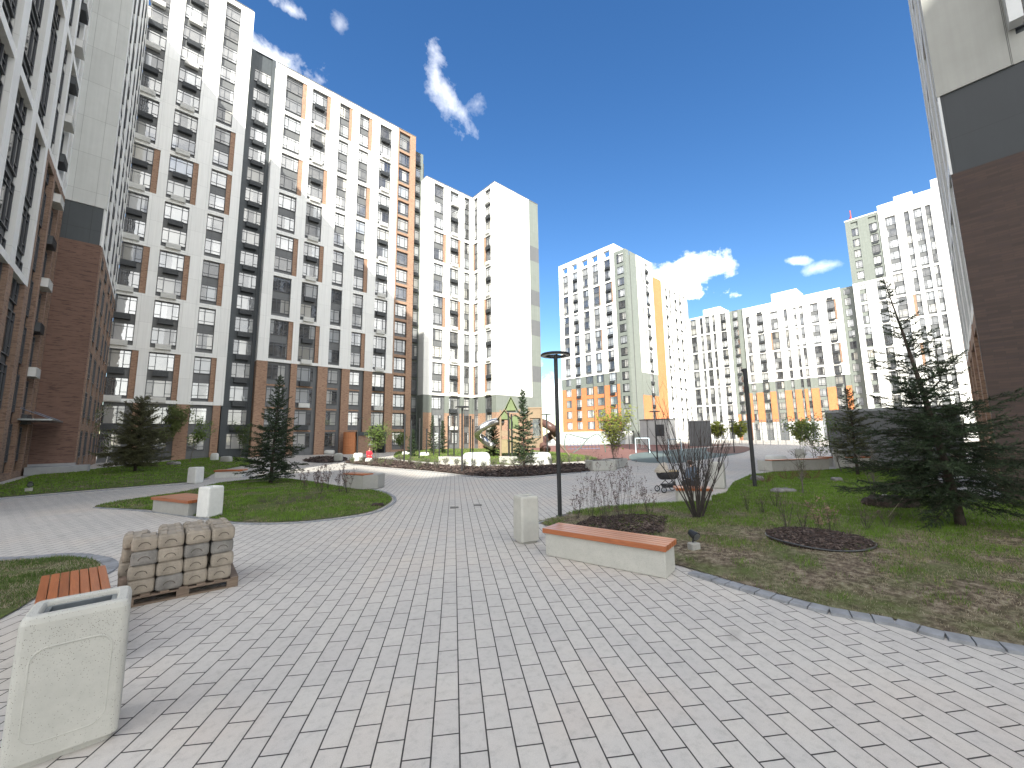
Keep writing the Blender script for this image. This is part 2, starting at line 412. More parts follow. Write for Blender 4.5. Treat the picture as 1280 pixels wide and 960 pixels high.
# --- orange brick column
B = Building((30, Y0, 0), 'narrow section framed in orange-tan brick ending the long white-gridded facade')
B.box('body', 'spandrel', 27.62, 31.3, Y0+.02, Y0+14, 0, 54.9)
facade(B, 'Y-', Y0, 28.02, 31.36, [dict(a=28.25, b=30.32)], [(0, 55.3, 'brick', [(.3+3*k, 3.3+3*k) for k in range(17)]+[(51.3, 55.3)])], [.3+3*k for k in range(18)], 55.3, band=.42)
B.box('parapet', 'roof', 27.62, 31.4, Y0-.36, Y0+14, 55.32, 55.42)
B.done()
B = Building((32.5, 61.4, 0), 'slim sage grey section with one window stack beside the orange-tan brick frame')
B.box('body', 'green', 31.4, 33.9, 61.4, 74, 0, 54.2); B.box('parapet', 'green', 33.2, 34.6, 62.2, 70, 0, 53.2)
facade(B, 'Y-', 61.4, 31.4, 33.9, [dict(a=31.9, b=33.4, ac='y')], [(0, 54.2, 'green', [(0.3, 54.2)])], [.3+3*k for k in range(18)], 54.2, depth=.15, band=.02)
B.done()
# --- B3 : left part and wing with white gable
B = Building((44, 56, 0), 'bright white block with blank white gable and sage corner strip behind the slide tower')
B.box('body', 'spandrel', 33.62, 43.8, Y0+.02, Y0+14, 0, 48.4); B.box('parapet', 'roof', 33.6, 44.1, Y0-.36, Y0+14, 48.82, 48.92)
B.box('wall_side', 'white', 33.57, 33.61, Y0-.3, Y0+1.7, 9.3, 48.8); B.box('wall_side', 'green', 33.57, 33.61, Y0-.3, Y0+1.7, 0, 9.3)
B.box('body', 'spandrel', 44.15, 55.0, 52.9, 74, 0, 48.4); B.box('parapet', 'roof', 43.78, 55.25, 52.55, 74, 48.82, 48.92)
fl = [.3+3*k for k in range(16)]
m3 = mods_from(9.3, [2, 2, 2, 2, 2, 3])
z3 = [(0, 6.3, 'brick', []), (6.3, 9.3, 'green', []), (9.3, 48.8, 'white', m3)]
facade(B, 'Y-', Y0, 33.62, 43.82, [dict(a=35.23, b=37.34, side=('r', .55, {0, 2, 4})), dict(a=38.71, b=40.65, side=('r', .5, {0, 2, 4}), ac='alt', ph=1), dict(a=41.86, b=43.2)], z3, fl, 48.8)
facade(B, 'X-', 44.14, 52.9, 59.36, [dict(a=57.72, b=59.0, side=('r', .3, {0, 2, 4})), dict(a=53.78, b=55.45, side=('r', .5, {0, 2, 4}), ac='alt', ph=1)], z3, fl, 48.8)
B.box('gable', 'white', 43.82, 52.6, 52.56, 52.88, 9.3, 48.8); B.box('gable', 'green', 43.82, 52.6, 52.58, 52.88, 6.3, 9.296); B.box('gable', 'brick', 43.82, 52.6, 52.58, 52.88, 0, 6.296)
zz = 0
for k, (z1, mt) in enumerate([(9.3, 'green'), (12.3, 'green'), (15.3, 'spandrel'), (21.3, 'green'), (24.3, 'spandrel'), (27.3, 'green'), (30.3, 'spandrel'), (36.3, 'green'), (39.3, 'spandrel'), (48.8, 'green')]):
    B.box('corner_strip', mt, 52.603, 55.2, 52.6, 52.95, zz, z1-.004); zz = z1
B.box('wall_side', 'green', 55.0, 55.2, 52.96, 74, 0, 48.8)
B.done()
# --- B4 : free-standing tower
X4 = 86
B = Building((X4, 55, 0), 'white tower with orange brick lower storeys and an open frame crowning its roof')
B.box('body', 'spandrel', X4+.02, X4+13, 51.93, 73.6, 3, 47.9)
fl = [3+3*k for k in range(15)]
m4 = mods_from(17.7, [2]*5)
cc = [dict(a=70.4, b=72.4), dict(a=66.98, b=68.85, ac='y'), dict(a=63.3, b=65.4, side=('l', .4, {9})), dict(a=60, b=61.95, side=('l', .45, {1, 3})), dict(a=56.2, b=58.1, side=('l', .45, {3}), ac='y')]
facade(B, 'X-', X4, 55.0, 73.76, cc, [(3.1, 14.7, 'orange', []), (14.7, 17.7, 'green', []), (17.7, 48.4, 'white', m4)], fl, 48.4)
for zf in fl[:5]:
    for q in cc: B.box('band', 'orange' if zf < 14 else 'green', X4-.2, X4, q['a'], q['b'], zf-.3, zf+.65)
for y0_, y1_ in ((54.9, 56.2), (58.1, 60), (61.95, 63.3), (65.4, 66.98), (68.85, 70.4), (72.4, 73.76)): B.box('crown_frame', 'white', X4-.3, X4+.6, y0_, y1_, 48.404, 50.2)
B.box('crown_frame', 'white', X4-.3, X4+.6, 54.9, 73.76, 50.204, 51.4); B.box('crown_frame', 'white', X4+.604, X4+6, 54.9, 55.6, 48.9, 51.4)
B.box('crown_frame', 'white', X4+5.3, X4+6, 55.604, 73, 50.2, 51.2)
facade(B, 'X-', X4-.1, 51.9, 54.98, [dict(a=52.35, b=54.3, h=1.8)], [(3.1, 48.9, 'green', [(3+3*k, 6+3*k) for k in range(15)])], fl, 48.9, band=.9, depth=.2)
facade(B, 'Y-', 51.9, X4-.1, 90.9, [dict(a=87.6, b=88.0, zmin=999)], [(0, 48.9, 'green', [])], [], 48.9, depth=.12)
facade(B, 'Y-', 51.9, 90.904, 98.9, [dict(a=95.0, b=96.6, ac='y')], [(0, 12, 'orange', []), (12.004, 17.7, 'green', []), (17.704, 48.8, 'white', mods_from(17.7, [2]*5))], [6+3*k for k in range(14)], 48.8, depth=.2)
for k, zz in enumerate((20, 26, 32, 38, 43)): B.box('slit', 'dark', 93.0+(.9 if k % 2 else 0), 93.4+(.9 if k % 2 else 0), 51.68, 51.695, zz, zz+5)
B.box('podium', 'lgrey', X4-3, X4+12, 52.5, 76, 0, 3.08)
B.done()
B = Building((112, 54, 0), 'lower white section with orange brick edge strip attached to the open-crowned tower')
B.box('body', 'spandrel', 99.0, 124, 54.02, 70, 0, 45.5)
facade(B, 'Y-', 54, 99.0, 124, [dict(a=109.7, b=110.9, ac='y'), dict(a=112.1, b=113.3), dict(a=115.3, b=116.5, ac='y'), dict(a=118.4, b=119.6, ac='y'), dict(a=121.4, b=122.6)],
       [(0, 46.2, 'white', mods_from(3, [2]*7))], [3+3*k for k in range(14)], 46.2)
B.box('brick_strip', 'orange', 99.0, 107.3, 53.55, 53.67, 0, 46.5)
B.box('wall_side', 'green', 124.0, 124.6, 53.7, 60, 0, 44)
B.done()
# --- B5 : far long block
X5 = 137
f5 = [2.3+3*k for k in range(13)]
m5 = mods_from(2.3, [1, 2, 2, 2, 2, 2, 2])
B = Building((X5, 54, 0), 'far white block between the orange-edged section and a grey window strip')
B.box('body', 'spandrel', X5+.02, X5+14, 46, 66, 0, 41.2)
facade(B, 'X-', X5, 45.95, 66, [dict(a=60.6, b=61.3), dict(a=56.59, b=58.59, ac=None), dict(a=54.4, b=55.37), dict(a=52.16, b=53.68), dict(a=50.4, b=51.32), dict(a=47.01, b=48.8, ac='y')],
       [(0, 41.8, 'white', m5)], f5, 41.8)
B.box('roof_hut', 'white', X5+1, X5+8, 49, 54.5, 41.8, 44.2)
B.done()
B = Building((X5, 44, 0), 'narrow sage grey window strip on the far block, just beside the dark lamp post')
B.box('body', 'green', X5+.3, X5+14, 42, 45.94, 0, 41.4)
facade(B, 'X-', X5+.3, 42, 45.94, [dict(a=43.6, b=45.1, ac='y')], [(0, 8, 'orange', []), (8, 41.4, 'green', [(2.3, 41.4)])], f5, 41.4, depth=.15, band=.02)
B.done()
for (a, b, cols, lab, hut) in ((29.0, 41.98, [dict(a=40.1, b=41.35), dict(a=36.5, b=38.3, ac='y'), dict(a=32.7, b=34.6, side=('r', .4, {2}), ac=None), dict(a=30.24, b=31.11)],
        'far white section with orange brick piers and no roof hut, next to grey strip', 0),
        (17.7, 28.996, [dict(a=27.99, b=28.99-.3), dict(a=26.43, b=27.3), dict(a=22.9, b=24.7), dict(a=19.24, b=20.97, side=('l', .4, {1, 3}), ac='y')],
        'far white section with white roof hut and orange brick piers near tall tower', 1)):
    B = Building((X5, (a+b)/2, 0), lab)
    B.box('body', 'spandrel', X5+.02, X5+14, a, b, 0, 40.6)
    facade(B, 'X-', X5, a, b, cols, [(0, 5.3, 'lgrey', []), (5.3, 14.3, 'orange', []), (14.3, 17.3, 'green', []), (17.3, 41.2, 'white', mods_from(17.3, [1, 2, 2, 2]))], f5, 41.2)
    for zf in f5[1:5]:
        for q in cols: B.box('cladding_strip', 'green', X5-.1, X5, q['a'], q['b'], zf-.35, zf+.5)
    if hut: B.box('roof_hut', 'white', X5+.5, X5+8, 27.5, 34.0, 41.2, 44.0)
    B.done()
B = Building((X5, 16.3, 0), 'narrow sage grey strip of windows at the foot of the tall far tower')
B.box('body', 'green', X5+.3, X5+14, 14.9, 17.69, 0, 40.8)
facade(B, 'X-', X5+.3, 14.9, 17.69, [dict(a=15.7, b=17.1)], [(0, 41.0, 'green', [(2.3+3*k, 5.3+3*k) for k in range(13)])], f5, 41, depth=.15, band=.6)
B.done()
f6 = [2.3+3*k for k in range(19)]
B = Building((X5-1, 11, 0), 'grey-topped half of the tall far tower, above white lower storeys')
B.box('body', 'green', X5-1, X5+14, 8.2, 14.85, 0, 58.0); B.box('parapet', 'white', X5-1.3, X5+14, 8.0, 14.95, 58.5, 58.8)
cA = [dict(a=12.3, b=13.7), dict(a=8.6, b=10.2, ac='y')]
facade(B, 'X-', X5-1, 8.2, 14.85, cA, [(0, 41, 'white', mods_from(2.3, [1, 2, 2, 2, 2, 2, 2])), (41, 58.4, 'green', [(41.3+3*k, 44.3+3*k) for k in range(5)]+[(56.3, 58.4)])], f6[:18], 58.4, band=.6)
B.done()
B = Building((X5-1.2, 3, 0), 'tall white far tower with stepped roofline, behind the big bare-topped spruce')
B.box('body', 'spandrel', X5-1.2, X5+14, -9, 8.19, 0, 59.2)
cB = [dict(a=5.15, b=7.04), dict(a=2.68, b=3.6, side=('r', .5, {3, 5})), dict(a=.5, b=1.94), dict(a=-1.0, b=-.1), dict(a=-4.2, b=-3.2, side=('r', .5, {1, 3, 5})), dict(a=-7, b=-5.5)]
facade(B, 'X-', X5-1.2, -9, 8.19, cB, [(0, 60, 'white', mods_from(2.3, [1, 2, 2, 2, 2, 2, 2, 5]))], f6[:18], 60)
B.box('roof_hut', 'white', X5-1.5, X5+6, 1.6, 5.0, 60.004, 61.0); B.box('roof_hut', 'white', X5-1.5, X5+6, -9, -1.6, 60.004, 62.2)
B.done()
o = MB(); o.tube([(0, 0, 0), (0, 0, 3)], .12, 6); o.tube([(0, 0, 1.6), (1.2, .8, .2)], .08, 5); o.tube([(-.6, 0, 1.0), (.6, 0, 1.2)], .08, 5)
tag(o.build('roof_mast', plain('red_paint', (.55, .06, .05), .6), None, (X5, 13.6, 58.8)), 'small red mast on the grey roof edge of the tall far tower', 'mast')
GLASS[0] = 'pane_dark'
# --- L : left wing near the camera
B = Building((-6.3, 36, 0), 'close block seen edge-on with white frames, tan brick piers and protruding window boxes')
LH = 54
B.box('body', 'dark', -18, -6.32, 18.5, 42.88, 0, LH-.2)
fL = [.3+3*k for k in range(17)]
colsL = [dict(a=19.2, b=21.4, h=2.5), dict(a=22.2, b=24.4, h=2.5), dict(a=25.2, b=27.8, h=2.5), dict(a=28.8, b=31.8, h=2.5), dict(a=32.7, b=35.5, h=2.5)]
facade(B, 'X+', -6.3, 18.5, 36.0, colsL, [(0, 11.3, 'lbrick', []), (11.3, LH, 'white', mods_from(11.3, [3, 3, 3, 5]))], fL, LH, depth=.3)
colsR = [dict(a=36.5, b=38.6, h=2.3), dict(a=39.1, b=41.2, ac='alt', h=2.2), dict(a=41.6, b=42.6, h=2.3)]
facade(B, 'X+', -6.3, 36.004, 42.88, colsR, [(0, 20.3, 'lbrick', [(.3, 20.3)]), (20.3, LH, 'white', mods_from(20.3, [3, 3, 5]))], fL, LH, depth=.3)
B.box('parapet', 'roof', -18, -5.98, 18.4, 42.88, LH+.01, LH+.12)
B.done()
B = Building((-5, 50, 0), 'wing with blank brown brick end wall, dark panel and pale cladding above')
B.box('body', 'spandrel', -17, -3.9, 43.2, Y0-.4, 0, 51.8)
B.box('end_wall', 'plinth', -6.29, -3.78, 42.86, 43.2, 0, .7)
B.box('end_wall', 'bbrick', -6.29, -3.86, 42.9, 43.2, .704, 17.2); B.box('end_panel', 'dark', -6.29, -3.95, 42.93, 43.2, 17.204, 20.2); B.box('end_panel', 'lgrey', -6.29, -3.8, 42.85, 43.2, 20.204, 52)
B.box('corner_trim', 'winwhite', -3.95, -3.87, 42.9, 43.2, 17.204, 20.2)
facade(B, 'X+', -3.9, 43.204, Y0-.4, [dict(a=43.9, b=45.4), dict(a=47, b=49), dict(a=51, b=52.6), dict(a=54, b=56), dict(a=57, b=58.4)],
       [(0, 17.2, 'lbrick', mods_from(.3, [1, 2, 2])+[(15.3, 17.2)]), (17.204, 52, 'white', mods_from(17.2, [2, 2, 2, 5]))], fL, 52, depth=.1)
B.done()
# --- R : right block, brick corner
XR = 20; YR = -.75
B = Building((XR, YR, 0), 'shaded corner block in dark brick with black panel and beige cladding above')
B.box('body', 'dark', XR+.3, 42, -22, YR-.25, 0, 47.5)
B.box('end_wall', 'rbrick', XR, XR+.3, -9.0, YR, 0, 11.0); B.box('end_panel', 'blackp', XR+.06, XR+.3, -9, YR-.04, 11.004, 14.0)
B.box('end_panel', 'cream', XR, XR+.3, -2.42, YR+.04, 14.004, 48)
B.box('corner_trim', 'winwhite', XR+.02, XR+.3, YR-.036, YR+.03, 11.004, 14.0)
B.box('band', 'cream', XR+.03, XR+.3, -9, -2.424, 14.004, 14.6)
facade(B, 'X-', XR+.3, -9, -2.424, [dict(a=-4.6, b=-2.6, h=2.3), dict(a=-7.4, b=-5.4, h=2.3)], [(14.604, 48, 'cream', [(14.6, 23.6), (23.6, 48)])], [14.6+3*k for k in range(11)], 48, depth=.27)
B.box('ledge', 'winwhite', XR-.45, XR-.01, -2.75, -2.46, 15.2, 17.8)
colsP = [dict(a=20.8, b=23.6, h=2.5), dict(a=24.4, b=28.0, h=2.5), dict(a=28.8, b=31.8, h=2.5), dict(a=32.6, b=36.5, h=2.5)]
facade(B, 'Y+', YR-.25, XR+.304, 37.5, colsP[:4], [(0, 6.3, 'brick', mods_from(.3, [2])), (6.304, 48, 'white', mods_from(6.3, [2, 3, 2, 3, 3]))], [.3+3*k for k in range(15)], 48, depth=.24)
B.done()
GLASS[0] = 'pane'
# --- blocks behind the viewer that keep the near half of the yard in shade
def rear(x0, x1, y0, y1, h, lab):
    B = Building(((x0+x1)/2, y1, 0), lab)
    B.box('body', 'white', x0, x1, y0, y1, 6.3, h); B.box('body', 'brick', x0, x1, y0, y1-.01, 0, 6.296)
    B.box('parapet', 'roof', x0-.1, x1+.1, y0, y1+.1, h+.01, h+.2)
    for k in range(3, int(h/3)-1, 1):
        B.box('window_strip', 'spandrel', x0+2, x1-2, y1+.005, y1+.03, 3*k+.8, 3*k+2.4)
    B.done()
H = 60; v_ = H/.86
rear(11-v_-40, 11-v_, 29-v_-22, 29-v_, H, 'taller rear block closing the yard behind the steel-lined litter bin')
rear(11-v_+.01, 42-v_, 19.5-v_-22, 19.5-v_, H, 'wider rear block closing the yard behind the timber benches')
# ------------------------------------------------------------------ ground sheets
from mathutils import noise as mn
from mathutils.geometry import delaunay_2d_cdt
rng = np.random.default_rng(3)
def paving_mat():
    mt, nt, b = newmat('concrete_pavers'); v = pos(nt)
    mp = nt.nodes.new('ShaderNodeMapping'); mp.vector_type = 'POINT'; mp.inputs['Rotation'].default_value = (0, 0, -rad(56.2)); mp.inputs['Location'].default_value = (.05, .055, 0)
    L(nt, v, mp.inputs[0])
    br = nt.nodes.new('ShaderNodeTexBrick'); br.offset = .5; L(nt, mp.outputs[0], br.inputs['Vector'])
    br.inputs['Scale'].default_value = 1; br.inputs['Brick Width'].default_value = .398; br.inputs['Row Height'].default_value = .199
    br.inputs['Mortar Size'].default_value = .0068; br.inputs['Mortar Smooth'].default_value = .3; br.inputs['Bias'].default_value = 0
    br.inputs['Color1'].default_value = (.515, .49, .45, 1); br.inputs['Color2'].default_value = (.475, .45, .42, 1); br.inputs['Mortar'].default_value = (.045, .042, .04, 1)
    blot = noise(nt, v, .35, 5, .6); c = mixc(nt, .55, br.outputs[0], ramp(nt, blot, [(.3, (.42, .43, .44)), (.5, (.5, .5, .5)), (.68, (.56, .51, .47))]), 'OVERLAY')
    st = noise(nt, v, 11, 8, .74); c = mixc(nt, 1, c, ramp(nt, st, [(.30, .80), (.5, 1), (.75, 1.06)]), 'MULTIPLY')
    sp = ramp(nt, noise(nt, v, 1.7, 2, .5), [(.70, 0), (.76, .35)]); c = mixc(nt, sp, c, (.2, .18, .16))
    fine = noise(nt, v, 150, 3); c = mixc(nt, 1, c, ramp(nt, fine, [(.25, .86), (.75, 1.1)]), 'MULTIPLY')
    L(nt, c, b.inputs['Base Color']); b.inputs['Roughness'].default_value = .78; b.inputs['Specular IOR Level'].default_value = .35
    h = math_(nt, 'ADD', math_(nt, 'MULTIPLY', br.outputs['Fac'], -1.0), math_(nt, 'MULTIPLY', fine, .12))
    bump(nt, h, .6, .004, b); return mt
g = MB(); g.poly([(-300, -300, -.03), (600, -300, -.03), (600, 600, -.03), (-300, 600, -.03)])
tag(g.build('ground', plain('bare_ground', (.20, .19, .17), .95, 0, .2, .3)), kind='structure')
g = MB(); g.poly([(-30, -45, 0), (136.5, -45, 0), (136.5, 85, 0), (-30, 85, 0)])
tag(g.build('pavement', paving_mat()), kind='structure')
def resample(pts, step, closed=True):
    out = []; n = len(pts)
    for i in range(n if closed else n-1):
        a, b = pts[i], pts[(i+1) % n]; d = (b-a).length; k = max(1, int(d/step))
        for j in range(k): out.append(a+(b-a)*(j/k))
    if not closed: out.append(pts[-1])
    return out
def smooth_closed(pts, closed=True, k=4):
    out = []; n = len(pts)
    rngi = range(n) if closed else range(n-1)
    for i in rngi:
        p0 = pts[(i-1) % n] if closed or i > 0 else pts[i]; p1 = pts[i]; p2 = pts[(i+1) % n]; p3 = pts[(i+2) % n] if closed or i < n-2 else pts[i+1]
        for j in range(k):
            t = j/k; out.append(.5*((2*p1)+(p2-p0)*t+(2*p0-5*p1+4*p2-p3)*t*t+(3*p1-p0-3*p2+p3)*t*t*t))
    if not closed: out.append(pts[-1])
    return out
def inside(P, x, y):
    r = np.zeros(x.shape, bool); n = len(P)
    for i in range(n):
        x1, y1 = P[i]; x2, y2 = P[(i+1) % n]
        c = ((y1 > y) != (y2 > y)); t = (x2-x1)*(y-y1)/((y2-y1) if abs(y2-y1) > 1e-12 else 1e-12)+x1
        r ^= c & (x < t)
    return r
def edge_dist(P, x, y):
    d = np.full(x.shape, 1e9); n = len(P)
    for i in range(n):
        ax, ay = P[i]; bx_, by_ = P[(i+1) % n]; ux, uy = bx_-ax, by_-ay; l2 = ux*ux+uy*uy+1e-12
        t = np.clip(((x-ax)*ux+(y-ay)*uy)/l2, 0, 1); d = np.minimum(d, np.hypot(x-ax-ux*t, y-ay-uy*t))
    return d
BEDS = []
def hz(x, y):
    for (P, amp, f) in BEDS:
        if inside(P, np.array([x]), np.array([y]))[0]: return float(f(np.array([x]), np.array([y]))[0])
    return 0.0
def bed(name, px, mat, amp=.1, step=.5, kind='structure', smooth=True, world=None, z0=.02, nz=.02):
    pts = world if world else [G(*q).to_2d() for q in px]
    pts = [Vector(p) for p in pts]
    if smooth: pts = smooth_closed(pts)
    pts = resample(pts, step*.8)
    P = [(p.x, p.y) for p in pts]
    a = np.array(P); lo = a.min(0); hi = a.max(0)
    xs, ys = np.meshgrid(np.arange(lo[0], hi[0], step), np.arange(lo[1], hi[1], step)); xs = xs.ravel(); ys = ys.ravel()
    xs = xs+rng.uniform(-.2, .2, xs.shape)*step; ys = ys+rng.uniform(-.2, .2, ys.shape)*step
    k = inside(P, xs, ys); xs, ys = xs[k], ys[k]
    k = edge_dist(P, xs, ys) > step*.35; xs, ys = xs[k], ys[k]
    co = [Vector(p) for p in P]+[Vector((x, y)) for x, y in zip(xs, ys)]
    n = len(P); res = delaunay_2d_cdt(co, [(i, (i+1) % n) for i in range(n)], [], 1, 1e-4)
    vv, ff = res[0], res[2]
    vx = np.array([v.x for v in vv]); vy = np.array([v.y for v in vv])
    def f(x, y):
        d = edge_dist(P, x, y); w = np.array([mn.noise((float(q)*.9, float(r)*.9, 1.3)) for q, r in zip(x, y)])
        return z0+amp*(1-np.exp(-d/1.6))+w*nz*np.minimum(1, d*2)
    z = f(vx, vy)
    me = bpy.data.meshes.new(name); me.from_pydata([(x, y, q) for x, y, q in zip(vx, vy, z)], [], [tuple(q) for q in ff]); me.materials.append(mat)
    me.polygons.foreach_set('use_smooth', [True]*len(me.polygons)); me.update()
    o = bpy.data.objects.new(name, me); C.objects.link(o)
    if me.polygons[0].normal.z < 0: me.flip_normals()
    tag(o, kind=kind); BEDS.append((P, amp, f)); return P, f
def lawn_mat(name, green):
    mt, nt, b = newmat(name); v = pos(nt)
    n1 = noise(nt, v, 1.1, 6, .6); n2 = noise(nt, v, 9, 6, .7); n3 = noise(nt, v, 38, 4, .7)
    soil = ramp(nt, n2, [(.3, (.035, .027, .02)), (.48, (.13, .10, .072)), (.62, (.28, .24, .175)), (.75, (.40, .36, .27))])
    gr = ramp(nt, n3, [(.3, (.04, .065, .014)), (.7, (.13, .17, .05))])
    k = ramp(nt, n1, [(green-.12, 1), (green+.12, 0)]); k = math_(nt, 'MULTIPLY', k, ramp(nt, n2, [(.3, .55), (.6, 1)]))
    c = mixc(nt, k, soil, gr); L(nt, c, b.inputs['Base Color']); b.inputs['Roughness'].default_value = .95; b.inputs['Specular IOR Level'].default_value = .15
    bump(nt, math_(nt, 'ADD', n2, n3), .8, .03, b); return mt
LM_dry = lawn_mat('patchy_turf', .44); LM = lawn_mat('green_turf', .62)
mulch = plain('bark_mulch', (.035, .025, .02), .95, 0, .6, 14, .8)
R_PX = [(672, 653), (700, 645), (722, 639), (745, 635), (800, 631), (840, 629), (880, 623), (908, 616), (916, 604), (938, 594), (966, 591), (1020, 589), (1100, 583), (1180, 583)]
RW = [G(*q).to_2d() for q in R_PX]+[Vector((19.9, 1.5)), Vector((19.9, -9)), Vector((12, -9)), Vector((7.5, -5))]+[G(*q).to_2d() for q in [(1500, 845), (1275, 810), (1178, 791), (1116, 775), (1034, 760), (962, 741), (900, 723), (851, 708)]]+[G(760, 690).to_2d()]
RP, RF = bed('lawn', None, LM_dry, .14, .4, world=RW, smooth=False)
MP_, MF = bed('lawn', [(118, 634), (145, 636), (190, 638), (247, 646), (280, 651), (300, 653), (353, 653), (406, 649), (459, 641), (484, 631), (489, 622), (470, 614), (430, 609), (385, 602), (340, 598), (285, 603), (262, 607), (240, 613), (200, 620), (150, 627)], LM, .12, .4)
LP, LF = bed('lawn', None, LM, .22, .5, smooth=False, world=[G(*q).to_2d() for q in [(-40, 627), (0, 622), (120, 612), (235, 603), (258, 598), (268, 592), (285, 586), (330, 578), (300, 572), (250, 573)]]+[Vector((-3.4, 45)), Vector((-3.4, 42)), Vector((-5.5, 41.5)), Vector((-5.5, 20))])
BP, BF = bed('lawn', [(-120, 705), (-40, 704), (30, 701), (80, 697), (112, 700), (124, 706), (124, 714), (110, 722), (60, 740), (0, 775), (-120, 830)], LM, .06, .3)
CP, CF = bed('mulch_bed', [(431, 578), (470, 583), (540, 589), (594, 595), (650, 596), (700, 592), (741, 588), (738, 582), (700, 581), (640, 584), (560, 583), (500, 577), (455, 573)], mulch, .10, .5)
IP, IF_ = bed('lawn', [(492, 571), (515, 576), (570, 579), (640, 581), (705, 578), (748, 573), (700, 566), (640, 562), (560, 561), (505, 563)], LM, .15, .8)
P2, F2_ = bed('mulch_bed', [(378, 576), (405, 579), (432, 576), (430, 572), (400, 571)], mulch, .08, .5)
rub = plain('red_rubber_surfacing', (.17, .075, .062), .9, 0, .1, 2); teal = plain('teal_rubber_surfacing', (.10, .135, .135), .9, 0, .1, 2)
bed('playground_surface', [(690, 574), (740, 576), (790, 575), (800, 566), (905, 557), (905, 555.5), (800, 555), (700, 557), (640, 560)], rub, 0, 2.5, z0=.012, nz=0)
bed('playground_surface', [(790, 576), (840, 579), (870, 576), (930, 566), (925, 562), (880, 560), (800, 566)], teal, 0, 2.5, z0=.016, nz=0)
bed('mulch_bed', [(885, 565), (920, 567), (938, 562), (930, 558), (890, 559)], plain('brown_mulch', (.13, .07, .055), .95, 0, .3, 3), .1, 2.0)
# kerb blocks
kst = plain('kerb_stone', (.23, .24, .255), .85, 0, .25, 5, .3)
def kerb(pts, w=.1, ln=.3, z=.03, off=0):
    m_ = MB(); pts = resample([Vector(p) for p in pts], .05, False); acc = [0]
    for i in range(1, len(pts)): acc.append(acc[-1]+(pts[i]-pts[i-1]).length)
    def at(s):
        i = min(max(np.searchsorted(acc, s)-1, 0), len(pts)-2); t = (s-acc[i])/max(1e-6, acc[i+1]-acc[i]); return pts[i]+(pts[i+1]-pts[i])*t
    s = 0
    while s+ln < acc[-1]:
        a, b = at(s+.004), at(s+ln-.004); d = (b-a).normalized(); n = Vector((-d.y, d.x)); zz = z+random.uniform(-.004, .004)
        q = [a-n*w/2, b-n*w/2, b+n*w/2, a+n*w/2]
        m_.hexa([(*p, -.02) for p in q]+[(*(p+(c_-p)*.04), zz) for p, c_ in zip(q, [(q[0]+q[2])/2]*4)]); s += ln
    tag(m_.build('kerb', kst), kind='structure')
kerb([G(*q).to_2d() for q in [(1500, 850), (1275, 815), (1178, 796), (1116, 779), (1034, 765), (962, 746), (900, 728), (851, 713)]], .2, .2, .034)
kerb([G(*q).to_2d() for q in [(672, 655), (700, 647), (722, 641), (745, 636.5), (800, 632)]], .1, .3)
kerb(smooth_closed([G(*q).to_2d() for q in [(118, 635), (190, 640), (247, 648), (300, 655), (353, 655), (406, 651), (461, 643), (488, 632), (493, 622), (473, 613), (430, 607)]], False), .1, .25, .025)
kerb(smooth_closed([G(*q).to_2d() for q in [(-60, 702), (30, 698), (80, 694), (115, 697), (136, 703), (137, 712), (118, 723)]], False), .2, .1, .025)
kerb(smooth_closed([G(*q).to_2d() for q in [(431, 579.5), (470, 584.5), (540, 590.5), (594, 596.5), (650, 597.5), (700, 593.5), (741, 589)]], False), .1, .4, .03)
kerb([G(*q).to_2d() for q in [(-40, 629), (0, 624), (120, 614), (235, 605), (262, 598)]], .1, .4, .03)
o = MB(); o.box(-5.9, -3.0, 41.3, 42.8, .02, .55); tag(o.build('ramp', M['plinth']), kind='structure')
